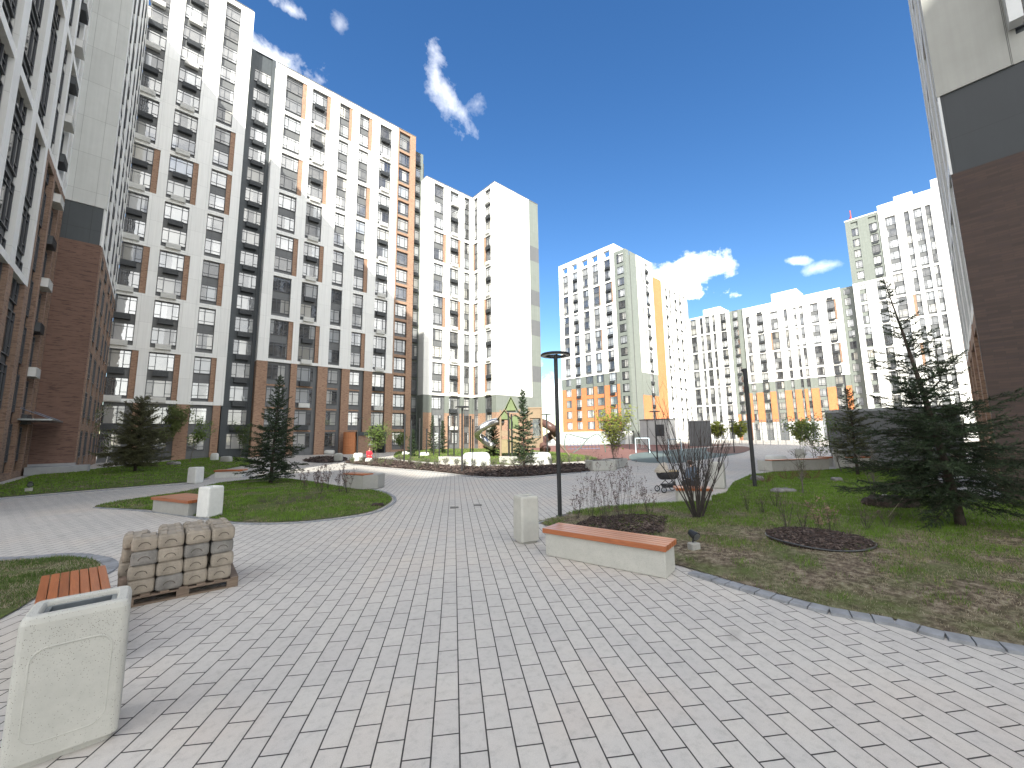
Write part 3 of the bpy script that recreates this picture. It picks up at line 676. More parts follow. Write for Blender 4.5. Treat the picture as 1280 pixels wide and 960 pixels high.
# ------------------------------------------------------------------ grass blades
def blades(P, f, cen, rmax, dens, h, cols, thr, seed, wmul=1.0, gscale=.9, maxn=200000, near=None):
    a = np.array(P); lo = a.min(0); hi = a.max(0); r_ = np.random.default_rng(seed)
    area = (hi[0]-lo[0])*(hi[1]-lo[1]); n = int(min(area*dens, maxn*3)); x = r_.uniform(lo[0], hi[0], n); y = r_.uniform(lo[1], hi[1], n)
    k = inside(P, x, y) & (np.hypot(x, y) < rmax); x, y = x[k], y[k]
    nn = np.array([mn.fractal((float(p)*gscale, float(q)*gscale, 2.0+seed), .8, 2.0, 4) for p, q in zip(x, y)])
    # turf is worn towards the near path, lush further in
    g_ = nn*.9 + near(x, y) if near else nn
    k = g_ + r_.uniform(-.12, .12, len(x)) > thr; x, y, g_ = x[k], y[k], g_[k]
    k = (r_.random(len(x)) < np.clip(9/np.hypot(x, y), .12, 1)**1.1); x, y, g_ = x[k], y[k], g_[k]; n = len(x)
    z = f(x, y)-.005; dist = np.hypot(x, y)
    hh = h*r_.uniform(.5, 1.3, n)*(1+.25*np.clip(g_, -1, 1)); an = r_.uniform(0, 2*math.pi, n); w = .0035*wmul*np.clip(dist/7, 1, 7)*r_.uniform(.7, 1.3, n)
    lx = r_.normal(0, .45, n)*hh; ly = r_.normal(0, .45, n)*hh
    v = np.zeros((n, 3, 3)); dx, dy = np.cos(an)*w, np.sin(an)*w
    v[:, 0] = np.stack([x-dx, y-dy, z], 1); v[:, 1] = np.stack([x+dx, y+dy, z], 1); v[:, 2] = np.stack([x+lx, y+ly, z+hh], 1)
    me = bpy.data.meshes.new('grass'); me.vertices.add(n*3); me.vertices.foreach_set('co', v.ravel())
    me.loops.add(n*3); me.loops.foreach_set('vertex_index', np.arange(n*3)); me.polygons.add(n); me.polygons.foreach_set('loop_start', np.arange(n)*3)
    for c in cols: me.materials.append(c)
    mi = np.clip((r_.random(n)*1.6 - np.clip(g_-thr, 0, .8)*1.5), 0, .999)*len(cols); me.polygons.foreach_set('material_index', mi.astype(int))
    me.update(calc_edges=True); o = bpy.data.objects.new('grass', me); C.objects.link(o); tag(o, kind='stuff'); return o
def leafmat(name, col, rough=.6, tr=.25, var=.25):
    mt, nt, b = newmat(name); n = noise(nt, pos(nt), 2.5, 3)
    c = ramp(nt, n, [(.3, tuple(x*(1-var) for x in col)), (.7, tuple(x*(1+var) for x in col))]); L(nt, c, b.inputs['Base Color'])
    b.inputs['Roughness'].default_value = rough; b.inputs['Specular IOR Level'].default_value = .25
    if tr:
        t = nt.nodes.new('ShaderNodeBsdfTranslucent'); L(nt, c, t.inputs[0]); mx = nt.nodes.new('ShaderNodeMixShader'); mx.inputs[0].default_value = tr
        L(nt, b.outputs[0], mx.inputs[1]); L(nt, t.outputs[0], mx.inputs[2]); L(nt, mx.outputs[0], nt.nodes['Material Output'].inputs[0])
    return mt
gA = leafmat('grass_bright', (.14, .24, .03)); gB = leafmat('grass_mid', (.085, .14, .03)); gC = leafmat('grass_straw', (.27, .23, .14)); gD = leafmat('grass_dead', (.36, .32, .23))
nearR = lambda x, y: np.clip(((x+.2*y)-10.2)*.22, -.5, .8)
t_ = blades(RP, RF, None, 40, 2600, .055, [gA, gB, gC], -.1, 1, near=nearR, maxn=260000)
blades(RP, RF, None, 17, 520, .03, [gD, gC, gD], -.3, 2, maxn=120000)
blades(RP, RF, None, 14, 1500, .07, [gA, gB], .33, 8, gscale=1.8, maxn=120000)
blades(MP_, MF, None, 45, 1500, .06, [gA, gB, gB, gC], -.35, 3, 1.1, maxn=120000)
blades(LP, LF, None, 70, 420, .07, [gA, gA, gB, gC], -.6, 4, 1.3, maxn=120000)
blades(BP, BF, None, 20, 3000, .045, [gB, gC, gD], -.3, 5, maxn=60000)
blades(IP, IF_, None, 70, 250, .10, [gA, gB, gC], -.5, 6, 1.3, maxn=50000)
# bark chips
chipm = [plain('bark_chip_dark', (.028, .019, .016), .9, 0, .4, 20), plain('bark_chip', (.055, .036, .03), .9, 0, .4, 20), plain('bark_chip_pale', (.12, .09, .075), .9, 0, .3, 20)]
def chips(P, f, n, size, seed, name='bark_mulch'):
    a = np.array(P); lo = a.min(0); hi = a.max(0); r_ = random.Random(seed); rs_ = np.random.default_rng(seed); m_ = MB(); k = 0; pool = []
    while k < n:
        if not pool:
            xx = rs_.uniform(lo[0], hi[0], 4000); yy = rs_.uniform(lo[1], hi[1], 4000); q_ = inside(P, xx, yy); xx, yy = xx[q_], yy[q_]; pool = list(zip(xx, yy, f(xx, yy)))
        x, y, z = pool.pop(); k += 1; z += r_.uniform(0, size*.4); l, w, t = size*r_.uniform(.5, 1.4), size*r_.uniform(.2, .5), size*.12
        R = Matrix.Rotation(r_.uniform(0, 6.28), 3, 'Z') @ Matrix.Rotation(r_.uniform(-.7, .7), 3, 'X') @ Matrix.Rotation(r_.uniform(-.5, .5), 3, 'Y')
        q = [(-l, -w, -t), (l, -w*.7, -t), (l*.9, w, -t), (-l, w*.8, -t), (-l, -w, t), (l, -w*.7, t), (l*.9, w, t), (-l, w*.8, t)]
        m_.hexa([R @ Vector(p)*.5+Vector((x, y, z)) for p in q], r_.choice((0, 0, 1, 1, 1, 2)))
    tag(m_.build(name, chipm), kind='stuff')
fz = lambda F: F
chips([tuple(G(*q).to_2d()) for q in [(716, 662), (740, 652), (790, 650), (835, 655), (828, 672), (790, 680), (745, 672)]], lambda x, y: RF(x, y)+.012, 1500, .09, 14)
chips(CP, fz(CF), 4200, .22, 4); chips(P2, fz(F2_), 400, .25, 5)
# ------------------------------------------------------------------ vegetation builders
needle = leafmat('spruce_needles', (.030, .048, .026), .6, .1, .35); needle2 = leafmat('spruce_needles_light', (.048, .072, .034), .6, .1, .3)
needle3 = leafmat('fir_needles_brown', (.095, .098, .05), .6, .1, .3)
bark = plain('spruce_bark', (.055, .042, .034), .95, 0, .35, 9, .6); barkg = plain('grey_bark', (.13, .115, .095), .9, 0, .3, 9, .4); birch = plain('birch_bark', (.55, .53, .49), .8, 0, .3, 6)
def conifer(p, H, Rm, seed, label, nb=90, z0f=.1, lean=(0, 0), mats=None, twig=.12, nl=.035, dens=1.0, droop=.1, group='conifers in the yard', bare_top=0.0, shape=.8, leader2=None, nw=.004, upthin=False):
    r_ = random.Random(seed); e = empty('conifer_tree', (p.x, p.y, hz(p.x, p.y)-.03)); tag(e, label, 'tree', group)
    tr = MB(); fo = MB()
    axis = lambda t: Vector((lean[0]*t**1.3, lean[1]*t**1.3, H*t))
    n = 12; tr.tube([axis(i/n) for i in range(n+1)], [max(.006, (.012+.014*H)*(1-i/n)**.9) for i in range(n+1)], 8)
    def needles(a, b, ln, step, sparse=1.0):
        d = b-a; L_ = d.length
        if L_ < 1e-4: return
        d.normalize(); s = 0; o1 = d.orthogonal().normalized(); o2 = d.cross(o1)
        while s < L_:
            s += step*r_.uniform(.6, 1.4)/sparse; q = a+d*s; an = r_.uniform(0, 6.28); sd = (o1*math.cos(an)+o2*math.sin(an))
            sd = (sd+Vector((0, 0, .25))).normalized(); tip = q+(sd*.8+d*.75)*ln*r_.uniform(.7, 1.2); w = d.cross(sd)*nw
            fo.poly([q-w, q+w, tip], 0 if r_.random() < .65 else 1)
    def branch(base, az, L_, t, thick, tp):
        el0 = .25+.55*tp+r_.uniform(-.15, .15)-droop; m = max(4, int(L_/.16)); pts = [base]; d_el = el0
        curv = -.35*(1-tp)+r_.uniform(-.15, .15)
        for i in range(m):
            el = el0+curv*math.sin(i/m*2.2)-droop*.6+(.5*(i/m)**2)
            st = L_/m; dv = Vector((math.cos(az)*math.cos(el), math.sin(az)*math.cos(el), math.sin(el))); az += r_.uniform(-.08, .08); pts.append(pts[-1]+dv*st)
        tr.tube(pts, [thick*(1-.8*i/m) for i in range(m+1)], 4, cap=False)
        for i in range(1, m+1):
            a, b = pts[i-1], pts[i]; fr = i/m
            if fr > .12: needles(a, b, nl, nl*.28, dens)
            if fr < .15: continue
            for sgn in (1, -1):
                for kk in range(max(1, int(L_/m/twig+.5))):
                    if r_.random() < .15: continue
                    q = a+(b-a)*r_.random(); d = (b-a).normalized(); side = d.cross(Vector((0, 0, 1))).normalized()*sgn
                    tl = L_*.36*(1-fr*.72)*r_.uniform(.6, 1.2)+.03; dirv = (side*.9+d*.75+Vector((0, 0, r_.gauss(-.05, .42)))).normalized()
                    mid = q+dirv*tl*.5; end = q+(dirv+d*.35+Vector((0, 0, -.1))).normalized()*tl
                    tr.tube([q, mid, end], [thick*.3, thick*.2, .0012], 3, cap=False)
                    needles(q, mid, nl, nl*.25, dens); needles(mid, end, nl, nl*.25, dens)
                    if tl > .3:
                        for s2 in (1, -1):
                            q2 = q+(mid-q)*r_.uniform(.5, 1); e2 = q2+(dirv*.6+side.cross(Vector((0, 0, 1)))*s2*.6*sgn+Vector((0, 0, -.05))).normalized()*tl*.45
                            needles(q2, e2, nl, nl*.25, dens)
    for i in range(nb):
        t = z0f+(1-z0f)*(((i+r_.random())/nb)**1.05)*.985; tp = (t-z0f)/(1-z0f)
        R = Rm*((1-tp)**shape)*(.25+.75*min(1, tp*5+.35))*r_.uniform(.65, 1.12)+.05*H*.3*(1-tp)+.04
        if upthin and tp > .4 and r_.random() < .5: continue
        branch(axis(t), i*2.39996+r_.uniform(-.5, .5), R, t, .004+.0055*R*1.4, tp)
    if leader2:
        for (t0, dx, dy, hh, nn) in leader2:
            b0 = axis(t0); top = b0+Vector((dx, dy, hh)); tr.tube([b0, b0+Vector((dx, dy, hh*.25)), top], [.025, .018, .004], 5)
            for i in range(nn):
                t = (i+.5)/nn; pp = b0+Vector((dx*min(1, t*3), dy*min(1, t*3), hh*(.1+.88*t))); branch(pp, i*2.4, .55*(1-t)+.08, t, .006, t)
    tr.build('trunk', bark, e, smooth=True); fo.build('crown', mats or [needle, needle2], e); return e
leafy = {}
def deciduous(p, H, R, seed, label, mat, trunkmat=None, leaves=900, ls=.05, stems=1, z0=.3, group='young leafy trees', cat='tree', name='young_tree', upright=.5, zoff=0, tw=None, thick=.018):
    r_ = random.Random(seed); e = empty(name, (p.x, p.y, hz(p.x, p.y)-.02+zoff)); tag(e, label, cat, group); tr = MB(); fo = MB(); ends = []
    def grow(a, d, L_, th, lev):
        m = 4; pts = [a]
        for i in range(m): d = (d+Vector((r_.uniform(-.16, .16), r_.uniform(-.16, .16), .06))).normalized(); pts.append(pts[-1]+d*L_/m)
        tr.tube(pts, [th*(1-.6*i/m) for i in range(m+1)], 5 if lev < 2 else 3, cap=False)
        if lev >= 1: ends.extend([(q, d) for q in pts[2:]])
        if lev < 3:
            for k in range(4 if lev else 13):
                q = pts[r_.randint(1 if lev else 2, m)]+(Vector((0, 0, -r_.random()*L_*.18)) if not lev else Vector()); az = r_.uniform(0, 6.28); s = Vector((math.cos(az), math.sin(az), upright+r_.uniform(-.2, .4))).normalized()
                grow(q, (s+d*.35).normalized(), L_*(.55 if lev else R/H*1.35)*r_.uniform(.6, 1.1), th*.5, lev+1)
    for s in range(stems):
        az = r_.uniform(0, 6.28); k = 0 if stems == 1 else .22
        grow(Vector((r_.uniform(-.05, .05)*k*5, r_.uniform(-.05, .05)*k*5, 0)), Vector((math.cos(az)*k, math.sin(az)*k, 1)).normalized(), H*.8, thick*H**.5*(1 if stems == 1 else .6), 0)
    ends = [q for q in ends if q[0].z > H*z0*.8] or ends
    for i in range(leaves):
        q, d = r_.choice(ends); c = q+Vector((r_.gauss(0, .13), r_.gauss(0, .13), r_.gauss(0, .13)))*R
        a = Vector((r_.gauss(0, 1), r_.gauss(0, 1), r_.gauss(0, .7))).normalized(); b = a.orthogonal().normalized(); l = ls*r_.uniform(.6, 1.3)
        fo.poly([c-a*l, c+b*l*.45, c+a*l, c-b*l*.45])
    tr.build('trunk' if cat == 'tree' else 'stem', trunkmat or barkg, e, smooth=True)
    if leaves: fo.build('crown' if cat == 'tree' else 'foliage', mat, e)
    return e
def bare_shrub(p, H, R, seed, label, n=22, th=.012, mat=None, name='bare_shrub', fork=3, group='leafless shrubs and dry plants', tips=None, cat='shrub', splay=.6):
    r_ = random.Random(seed); e = empty(name, (p.x, p.y, hz(p.x, p.y)-.02)); tag(e, label, cat, group); m_ = MB(); fo = MB()
    def grow(a, d, L_, t, lev):
        k = 5; pts = [a]
        for i in range(k): d = (d+Vector((r_.gauss(0, .07), r_.gauss(0, .07), .05))).normalized(); pts.append(pts[-1]+d*L_/k)
        m_.tube(pts, [t*(1-.65*i/k) for i in range(k+1)], 4, cap=False)
        if lev < 2:
            for j in range(fork if lev == 0 else 2):
                q = pts[r_.randint(2, k)]; s = Vector((r_.gauss(0, .55), r_.gauss(0, .55), .7)).normalized(); grow(q, (d*.8+s*.7).normalized(), L_*r_.uniform(.25, .5), t*.45, lev+1)
        elif tips:
            for j in range(tips[1]):
                c = pts[-1-(j % 3)]+Vector((r_.gauss(0, 1), r_.gauss(0, 1), r_.gauss(0, 1)))*tips[2]*.7; a_ = Vector((r_.gauss(0, 1), r_.gauss(0, 1), r_.gauss(0, 1))).normalized(); b_ = a_.orthogonal(); fo.poly([c-a_*tips[2], c+b_*tips[2]*.5, c+a_*tips[2], c-b_*tips[2]*.5])
    for i in range(n):
        az = r_.uniform(0, 6.28); s = r_.random()**.7*splay*R/H*1.6; d = Vector((math.cos(az)*s, math.sin(az)*s, 1)).normalized()
        grow(Vector((math.cos(az), math.sin(az), 0))*r_.uniform(0, .12)*R, d, H*r_.uniform(.55, 1.0), th*r_.uniform(.6, 1.2), 0)
    m_.build('stem', mat or plain('shrub_bark', (.052, .044, .04), .9, 0, .3, 9), e)
    if fo.f: fo.build('foliage', tips[0], e)
    return e
# --- conifers
pB = G(1203, 667); HB = height(pB, 352)
conifer(pB, HB, 2.15, 11, 'big dark spruce with sparse top before the dark brick block', 165, .08, (r2.x*-.95, r2.y*-.95), twig=.065, nl=.05, dens=1.0, droop=.16, shape=1.25, upthin=True, leader2=[(.5, r2.x*.42, r2.y*.42, HB*.27, 18)], nw=.007)
pC = G(1073, 597); conifer(pC, height(pC, 488), 1.3, 12, 'bushy brown-green spruce before the low grey wall', 80, .2, mats=[needle3, needle], twig=.11, nl=.07, dens=.85, shape=.75, nw=.012)
pD = G(338, 607); conifer(pD, height(pD, 470), 1.75, 13, 'dark spruce on the middle lawn with uneven long branches', 105, .05, (.15, 0), twig=.08, nl=.07, dens=1.0, shape=.95, nw=.013)
pE = G(168, 594); conifer(pE, height(pE, 501), 2.0, 14, 'dense round-shouldered spruce on the lawn before the brown brick wall', 140, .08, mats=[needle3, needle3], twig=.11, nl=.10, dens=1.0, shape=.5, nw=.013)
for i, (bx_, by_, ty, rr, lab, zf) in enumerate([(655, 585, 488, 1.25, 'slim dark spruce in the mulch bed before the timber slide tower', .05), (617, 572, 527, 1.3, 'short bushy spruce under the steel tube slide', .05),
        (540, 568, 520, .8, 'narrow spruce among the dark posts, taller of a close pair', .05), (553, 568, 527, .75, 'narrow spruce among the dark posts, shorter of a close pair', .05),
        (395, 566, 532, .8, 'small spruce by the brick wall facing the entrance number', .03), (372, 568, 540, 1.2, 'dark low spruce behind the uneven long-branched spruce', .03), (515, 572, 538, .6, 'tiny slim spruce beside the mulch bed posts', .05)]):
    p = G(bx_, by_); conifer(p, height(p, ty), rr, 20+i, lab, 70, zf, twig=.17, nl=.14, dens=1.0, shape=.85, nw=.03)
# --- leafy
lgreen = leafmat('young_leaves', (.13, .19, .045), .5, .35); lyel = leafmat('yellow_green_leaves', (.24, .27, .05), .5, .4); ldark = leafmat('dull_leaves', (.075, .11, .03), .5, .3); larch = leafmat('larch_needles', (.12, .15, .05), .6, .3)
def dec(bx_, by_, ty, Rpx, seed, lab, mat, **k):
    p = G(bx_, by_); d = (p-CAM).dot(fwd); return deciduous(p, height(p, ty), Rpx/FPX*d, seed, lab, mat, **k)
dec(45, 589, 532, 36, 31, 'light young larch with airy crown before the brown brick wall', larch, leaves=2600, ls=.11)
dec(97, 583, 497, 12, 32, 'slender pale-stemmed birch by the corner of the brown brick wall', larch, trunkmat=birch, leaves=500, ls=.08)
dec(88, 584, 505, 12, 33, 'thin dark-stemmed young tree beside the pale-stemmed birch', larch, leaves=500, ls=.08)
dec(131, 583, 538, 12, 34, 'small white-stemmed birch beside the dense round spruce', lgreen, trunkmat=birch, leaves=200, ls=.07)
dec(200, 577, 505, 16, 35, 'feathery light green tree behind the dense round spruce', larch, leaves=2200, ls=.13)
dec(237, 580, 530, 14, 36, 'small yellow-green tree before the tan brick storeys of the tallest section', lgreen, leaves=900, ls=.1)
dec(300, 573, 535, 12, 37, 'small green tree behind the middle lawn spruce', ldark, leaves=900, ls=.1)
dec(443, 566, 535, 6, 38, 'thin sapling near the numbered entrance', lgreen, leaves=150, ls=.1)
dec(470, 577, 540, 16, 39, 'bright green upright shrub in the mulch bed by the entrance number', lgreen, leaves=1500, ls=.1, stems=4, z0=.1, cat='shrub', name='leafy_shrub')
dec(502, 566, 546, 9, 40, 'round green shrub before the orange-tan brick frame', lgreen, leaves=700, ls=.14, stems=3, z0=.1, cat='shrub', name='leafy_shrub')
dec(768, 580, 531, 26, 41, 'upright yellow-green shrub growing from the concrete planter bench', lyel, leaves=1700, ls=.12, stems=7, z0=.35, cat='shrub', name='leafy_shrub', upright=1.2, tw=birch)
dec(900, 556, 534, 11, 42, 'round yellow-leaved tree at the far end of the paving', lyel, leaves=700, ls=.35)
dec(925, 556, 532, 11, 43, 'yellow-leaved tree just beside the leaning dark lamp post', lyel, leaves=700, ls=.35)
dec(878, 556, 536, 8, 44, 'small yellow-leaved tree before the far grey utility box', lyel, leaves=400, ls=.3)
dec(1000, 562, 530, 12, 45, 'pale yellow tree behind the white bench boulder', lyel, leaves=900, ls=.2)
dec(1022, 586, 527, 24, 46, 'airy light green tree behind the concrete planter bench with timber top', lgreen, leaves=1500, ls=.07, stems=3, z0=.35)
dec(1052, 594, 545, 8, 47, 'leafless sapling with two thin trunks on the lawn', lgreen, leaves=30, ls=.03, stems=2)
dec(1095, 628, 556, 7, 48, 'thin green-stemmed sapling on the lawn by the mossy mound', ldark, leaves=60, ls=.03, stems=3)
dec(1003, 622, 560, 9, 49, 'tall twiggy sapling on the lawn beside the flat rock', ldark, leaves=50, ls=.03, stems=3)
# --- bare shrubs
dryl = leafmat('dried_leaves', (.26, .19, .13), .8, .2); dryp = leafmat('dried_seed_heads', (.13, .09, .08), .8, .1)
p = G(873, 654); bare_shrub(p, height(p, 528), 1.0, 51, 'large leafless shrub with many dark upright stems before the pram', 34, .016, fork=4, splay=.75)
for i, (x, y, ty) in enumerate([(740, 656, 592), (757, 660, 590), (775, 658, 588), (790, 662, 596), (765, 672, 610), (812, 652, 612), (722, 652, 615)]):
    p = G(x, y); bare_shrub(p, height(p, ty), .35, 60+i, 'dry grey perennial with seed heads behind the long timber-topped bench', 9, .004, fork=3, tips=(dryp, 5, .018), name='dry_perennial', group='dry perennials behind the timber-topped bench', cat='plant')
for i, (x, y, ty) in enumerate([(395, 610, 585), (410, 614, 587), (425, 618, 588), (435, 620, 592), (380, 616, 596), (400, 622, 600)]):
    p = G(x, y); bare_shrub(p, height(p, ty), .4, 70+i, 'dry pinkish perennial stems beside the hexagonal planter block', 10, .005, fork=3, tips=(dryp, 4, .025), name='dry_perennial', group='dry perennials beside the planter block', cat='plant')
for i, (x, y, ty, m__) in enumerate([(1040, 676, 630, 1), (1026, 674, 640, 1), (985, 672, 628, 0), (1005, 670, 640, 0), (1085, 672, 636, 0), (1110, 668, 640, 0), (970, 640, 606, 0), (935, 645, 612, 0), (955, 648, 620, 0)]):
    p = G(x, y); bare_shrub(p, height(p, ty)*.85, .25, 80+i, ('withered hydrangea with papery brown leaves in the ringed mulch circle', 'low twiggy shrub on the patchy lawn around the mulch circle')[1-m__], 9, .005, fork=3, tips=(dryl, 3, .02) if m__ else (dryp, 2, .012), name='dry_shrub', group=('papery brown shrubs', 'low twiggy shrubs')[1-m__])
for i, (x, y) in enumerate([(1000, 600), (1015, 602), (985, 603), (958, 606)]):
    p = G(x, y); bare_shrub(p, .55, .7, 95+i, 'low reddish-brown tangled shrub before the planter bench with timber top', 26, .006, mat=plain('red_twigs', (.15, .07, .05), .9, 0, .3, 5), name='tangled_shrub', splay=1.2, group='tangled shrubs along the planter bench')
for i, (x, y) in enumerate([(335, 632), (355, 634), (375, 630), (395, 628)]):
    p = G(x, y); bare_shrub(p, .35, .8, 101+i, 'low bare purplish twiggy mat on the middle lawn', 30, .005, mat=plain('purple_twigs', (.11, .085, .08), .9, 0, .3, 5), name='creeping_shrub', splay=1.6, group='creeping shrubs on the middle lawn')
# low green plants around mulch bed
for i in range(26):
    t = i/25; x = 440+t*295; y = 581+6*math.sin(t*3.1)+random.uniform(-3.5, 4); p = G(x, y)
    deciduous(p, random.uniform(.35, .6), .35, 200+i, 'low dark shrub growing in the curved mulch bed', ldark if i % 3 else lgreen, leaves=70, ls=.05, stems=4, z0=.1, cat='shrub', name='low_shrub', group='low shrubs in the curved mulch bed')
# ------------------------------------------------------------------ street furniture
def rrect(w, d, r, n=5, cx=0, cy=0):
    out = []
    for (sx, sy, a0) in ((1, -1, -90), (1, 1, 0), (-1, 1, 90), (-1, -1, 180)):
        for i in range(n):
            a = rad(a0+90*i/(n-1)); out.append((cx+sx*(w/2-r)+r*math.cos(a), cy+sy*(d/2-r)+r*math.sin(a)))
    return out
def litter_bin(w, d, h, loc, rz, label, mat, fine=False):
    e = empty('litter_bin', loc, rz); tag(e, label, 'litter bin', 'concrete litter bins'); m_ = MB(); r = .05
    def ring(dw, z, rr=r): return [(x, y, z) for x, y in rrect(w+dw, d+dw, max(.01, rr), 6)]
    rings = [ring(-.07, 0), ring(-.07, .035), ring(.0, .05), ring(0, h*.5), ring(-.01, h-.05), ring(-.03, h-.015), ring(-.06, h), ring(-.15, h, .03), ring(-.17, h-.012, .02), ring(-.19, h-.05, .02)]
    k = len(m_.v); m_.loft(rings, 0, cap=False)
    m_.f.append(tuple(range(len(rings[0])-1, -1, -1))); m_.mi.append(0)
    b = m_.build('shell', mat, e, smooth=False)
    li = MB(); R2 = [[(x, y, z) for x, y in rrect(w-.19, d-.19, .02, 6)] for z in (h-.03, h-.3)]
    R2 = [[(x, y, h-.035) for x, y in rrect(w-.185, d-.185, .02, 6)], [(x, y, h-.035) for x, y in rrect(w-.24, d-.24, .012, 6)], [(x, y, h-.30) for x, y in rrect(w-.25, d-.25, .012, 6)]]
    li.loft(R2, 0, cap=False); n_ = len(R2[0]); li.f.append(tuple(range(2*n_, 3*n_))); li.mi.append(0)
    li.build('liner', M['galv'], e)
    if fine:
        for sy in (-1, 1):
            g_ = MB(); pw, ph = w*.72, h*.62; cx = .0
            pts = [Vector((x, sy*(d/2-.004), h*.47+z)) for x, z in rrect(pw, ph, .09, 7)]
            g_.tube(pts+[pts[0], pts[1]], .007, 6, cap=False); g_.build('panel_rim', mat, e, smooth=True)
    return e
litter_bin(.57, .46, .985, (-.285, 4.68, 0), rad(-1), 'speckled concrete litter bin with steel liner, beside the slatted bench near the pallet', M['conc'], True)
def bench(p0, p1, W, H, label, mat=None, name='bench', slats=5, over=.05, end_over=.05, group='timber-topped concrete benches', side=1):
    p0, p1 = Vector(p0), Vector(p1); d = (p1-p0); Ln = d.length; rz = math.atan2(d.y, d.x)
    e = empty(name, (p0.x, p0.y, 0), rz); tag(e, label, 'bench', group); m_ = MB(); y0_, y1_ = (0, W) if side > 0 else (-W, 0)
    m_.bevbox(0, Ln, y0_, y1_, 0, H-.085, .012); m_.build('concrete_base', mat or M['conc'], e)
    sw = (W+2*over)/slats
    for i in range(slats):
        s = MB(); a = y0_-over+i*sw; s.bevbox(-end_over, Ln+end_over, a+.004, a+sw-.004, H-.085, H, .004)
        q = s.build('slat', M['slat'], e)
    return e
a, b_ = G(833, 724), G(682, 694); bench((a.x, a.y, 0), (b_.x, b_.y, 0), .50, .49, 'long timber-topped concrete bench standing beside the tall ring lamp', side=-1, slats=5, end_over=.03)
a = G(655, 681); b_ = G(675, 678); c_ = G(641, 676); rz = math.atan2(b_.y-a.y, b_.x-a.x); ctr = (b_+c_)/2
litter_bin(.42, .42, height(a, 621), (ctr.x, ctr.y, 0), rz, 'grey concrete litter bin between the drain covers and the ring lamp', M['conc'])
a, b_, c_ = G(124, 709, .45), G(36, 722, .45), G(2, 807, .45)
u_ = (b_-a).normalized(); dv = Vector((.09, -1, 0)).normalized(); q0 = G(124, 709, .45)
bench((q0.x+.03, q0.y-.03, 0), (q0.x+.03+dv.x*2.35, q0.y-.03+dv.y*2.35, 0), .52, .46, 'slatted timber bench beside the pallet of stacked blocks', slats=7, over=.04, side=-1)
a, b_ = G(190, 640), G(234, 646)
bench((a.x, a.y, 0), (b_.x, b_.y, 0), .85, .46, 'short timber-topped bench next to a tall pale bin on the middle lawn edge', slats=7, mat=M['concg'])
p = G(262, 647); litter_bin(.46, .46, height(p, 608), (p.x, p.y+.1, 0), rad(30), 'pale litter bin standing against the short timber-topped bench', M['concw'])
p = G(244, 604.5); litter_bin(.5, .5, height(p, 584), (p.x, p.y+.1, 0), rad(40), 'small white litter bin at the lawn edge across the path', M['concw'])
def block_seat(px0, px1, W, H, label, mat, name='planter_bench', timber=False, group='concrete planter benches'):
    a, b_ = G(*px0), G(*px1); d = (b_-a); Ln = d.length; e = empty(name, (a.x, a.y, 0), math.atan2(d.y, d.x)); tag(e, label, 'bench', group)
    m_ = MB(); m_.loft([[(0+i, 0+i, z), (Ln-i, 0+i, z), (Ln+.25-i, W*.5, z), (Ln-i, W-i, z), (0+i, W-i, z), (-.0+i, W*.5, z)] for z, i in ((0, .03), (.05, 0), (H-.02, 0), (H, .015))]); m_.build('concrete_base', mat, e)
    t = MB()
    if timber: t.bevbox(-.02, Ln+.02, -.02, W*.45, H, H+.05, .006); t.build('timber_seat', M['slat'], e)
    else: t.poly([(.12, .12, H+.003), (Ln-.12, .12, H+.003), (Ln-.12, W-.12, H+.003), (.12, W-.12, H+.003)]); t.build('soil', mulch, e)
    return e
p = G(437, 612)
block_seat((429, 611), (453, 613), 1.2, .62, 'hexagonal concrete planter block at the tip of the middle lawn', M['concg'], timber=True)
block_seat((741, 589), (770, 588), 1.1, .62, 'pale concrete planter bench holding the upright yellow-green shrub', M['conc'])
block_seat((771, 586), (785, 584), 1.1, .60, 'pale concrete seat block abutting the planter with yellow-green shrub', M['conc'])
block_seat((966, 590), (1037, 587), 1.0, .62, 'long concrete planter bench with thin timber top beyond the flat rock', M['conc'], timber=True)
block_seat((548, 580), (577, 581), 1.2, .62, 'tan concrete planter behind the mulch bed, beside the posts', M['conc'])
block_seat((624, 580), (660, 581), 1.2, .6, 'tan concrete planter behind the slim dark spruce', M['conc'])
for (x0, x1, y, lab) in ((1060, 1088, 583, 'red-topped bench before the low grey wall, between lawn and wall'), (1030, 1042, 583, 'short red-topped bench partly behind the airy light green tree')):
    a, b_ = G(x0, y), G(x1, y); e = bench((a.x, a.y, 0), (b_.x, b_.y, 0), .5, .62, lab, slats=4)
a, b_ = G(268, 598), G(302, 597); bench((a.x, a.y, 0), (b_.x, b_.y, 0), .6, .46, 'orange-topped white bench on the path behind the middle lawn', mat=M['concw'], slats=4)
a, b_ = G(200, 575.5), G(240, 574.5)
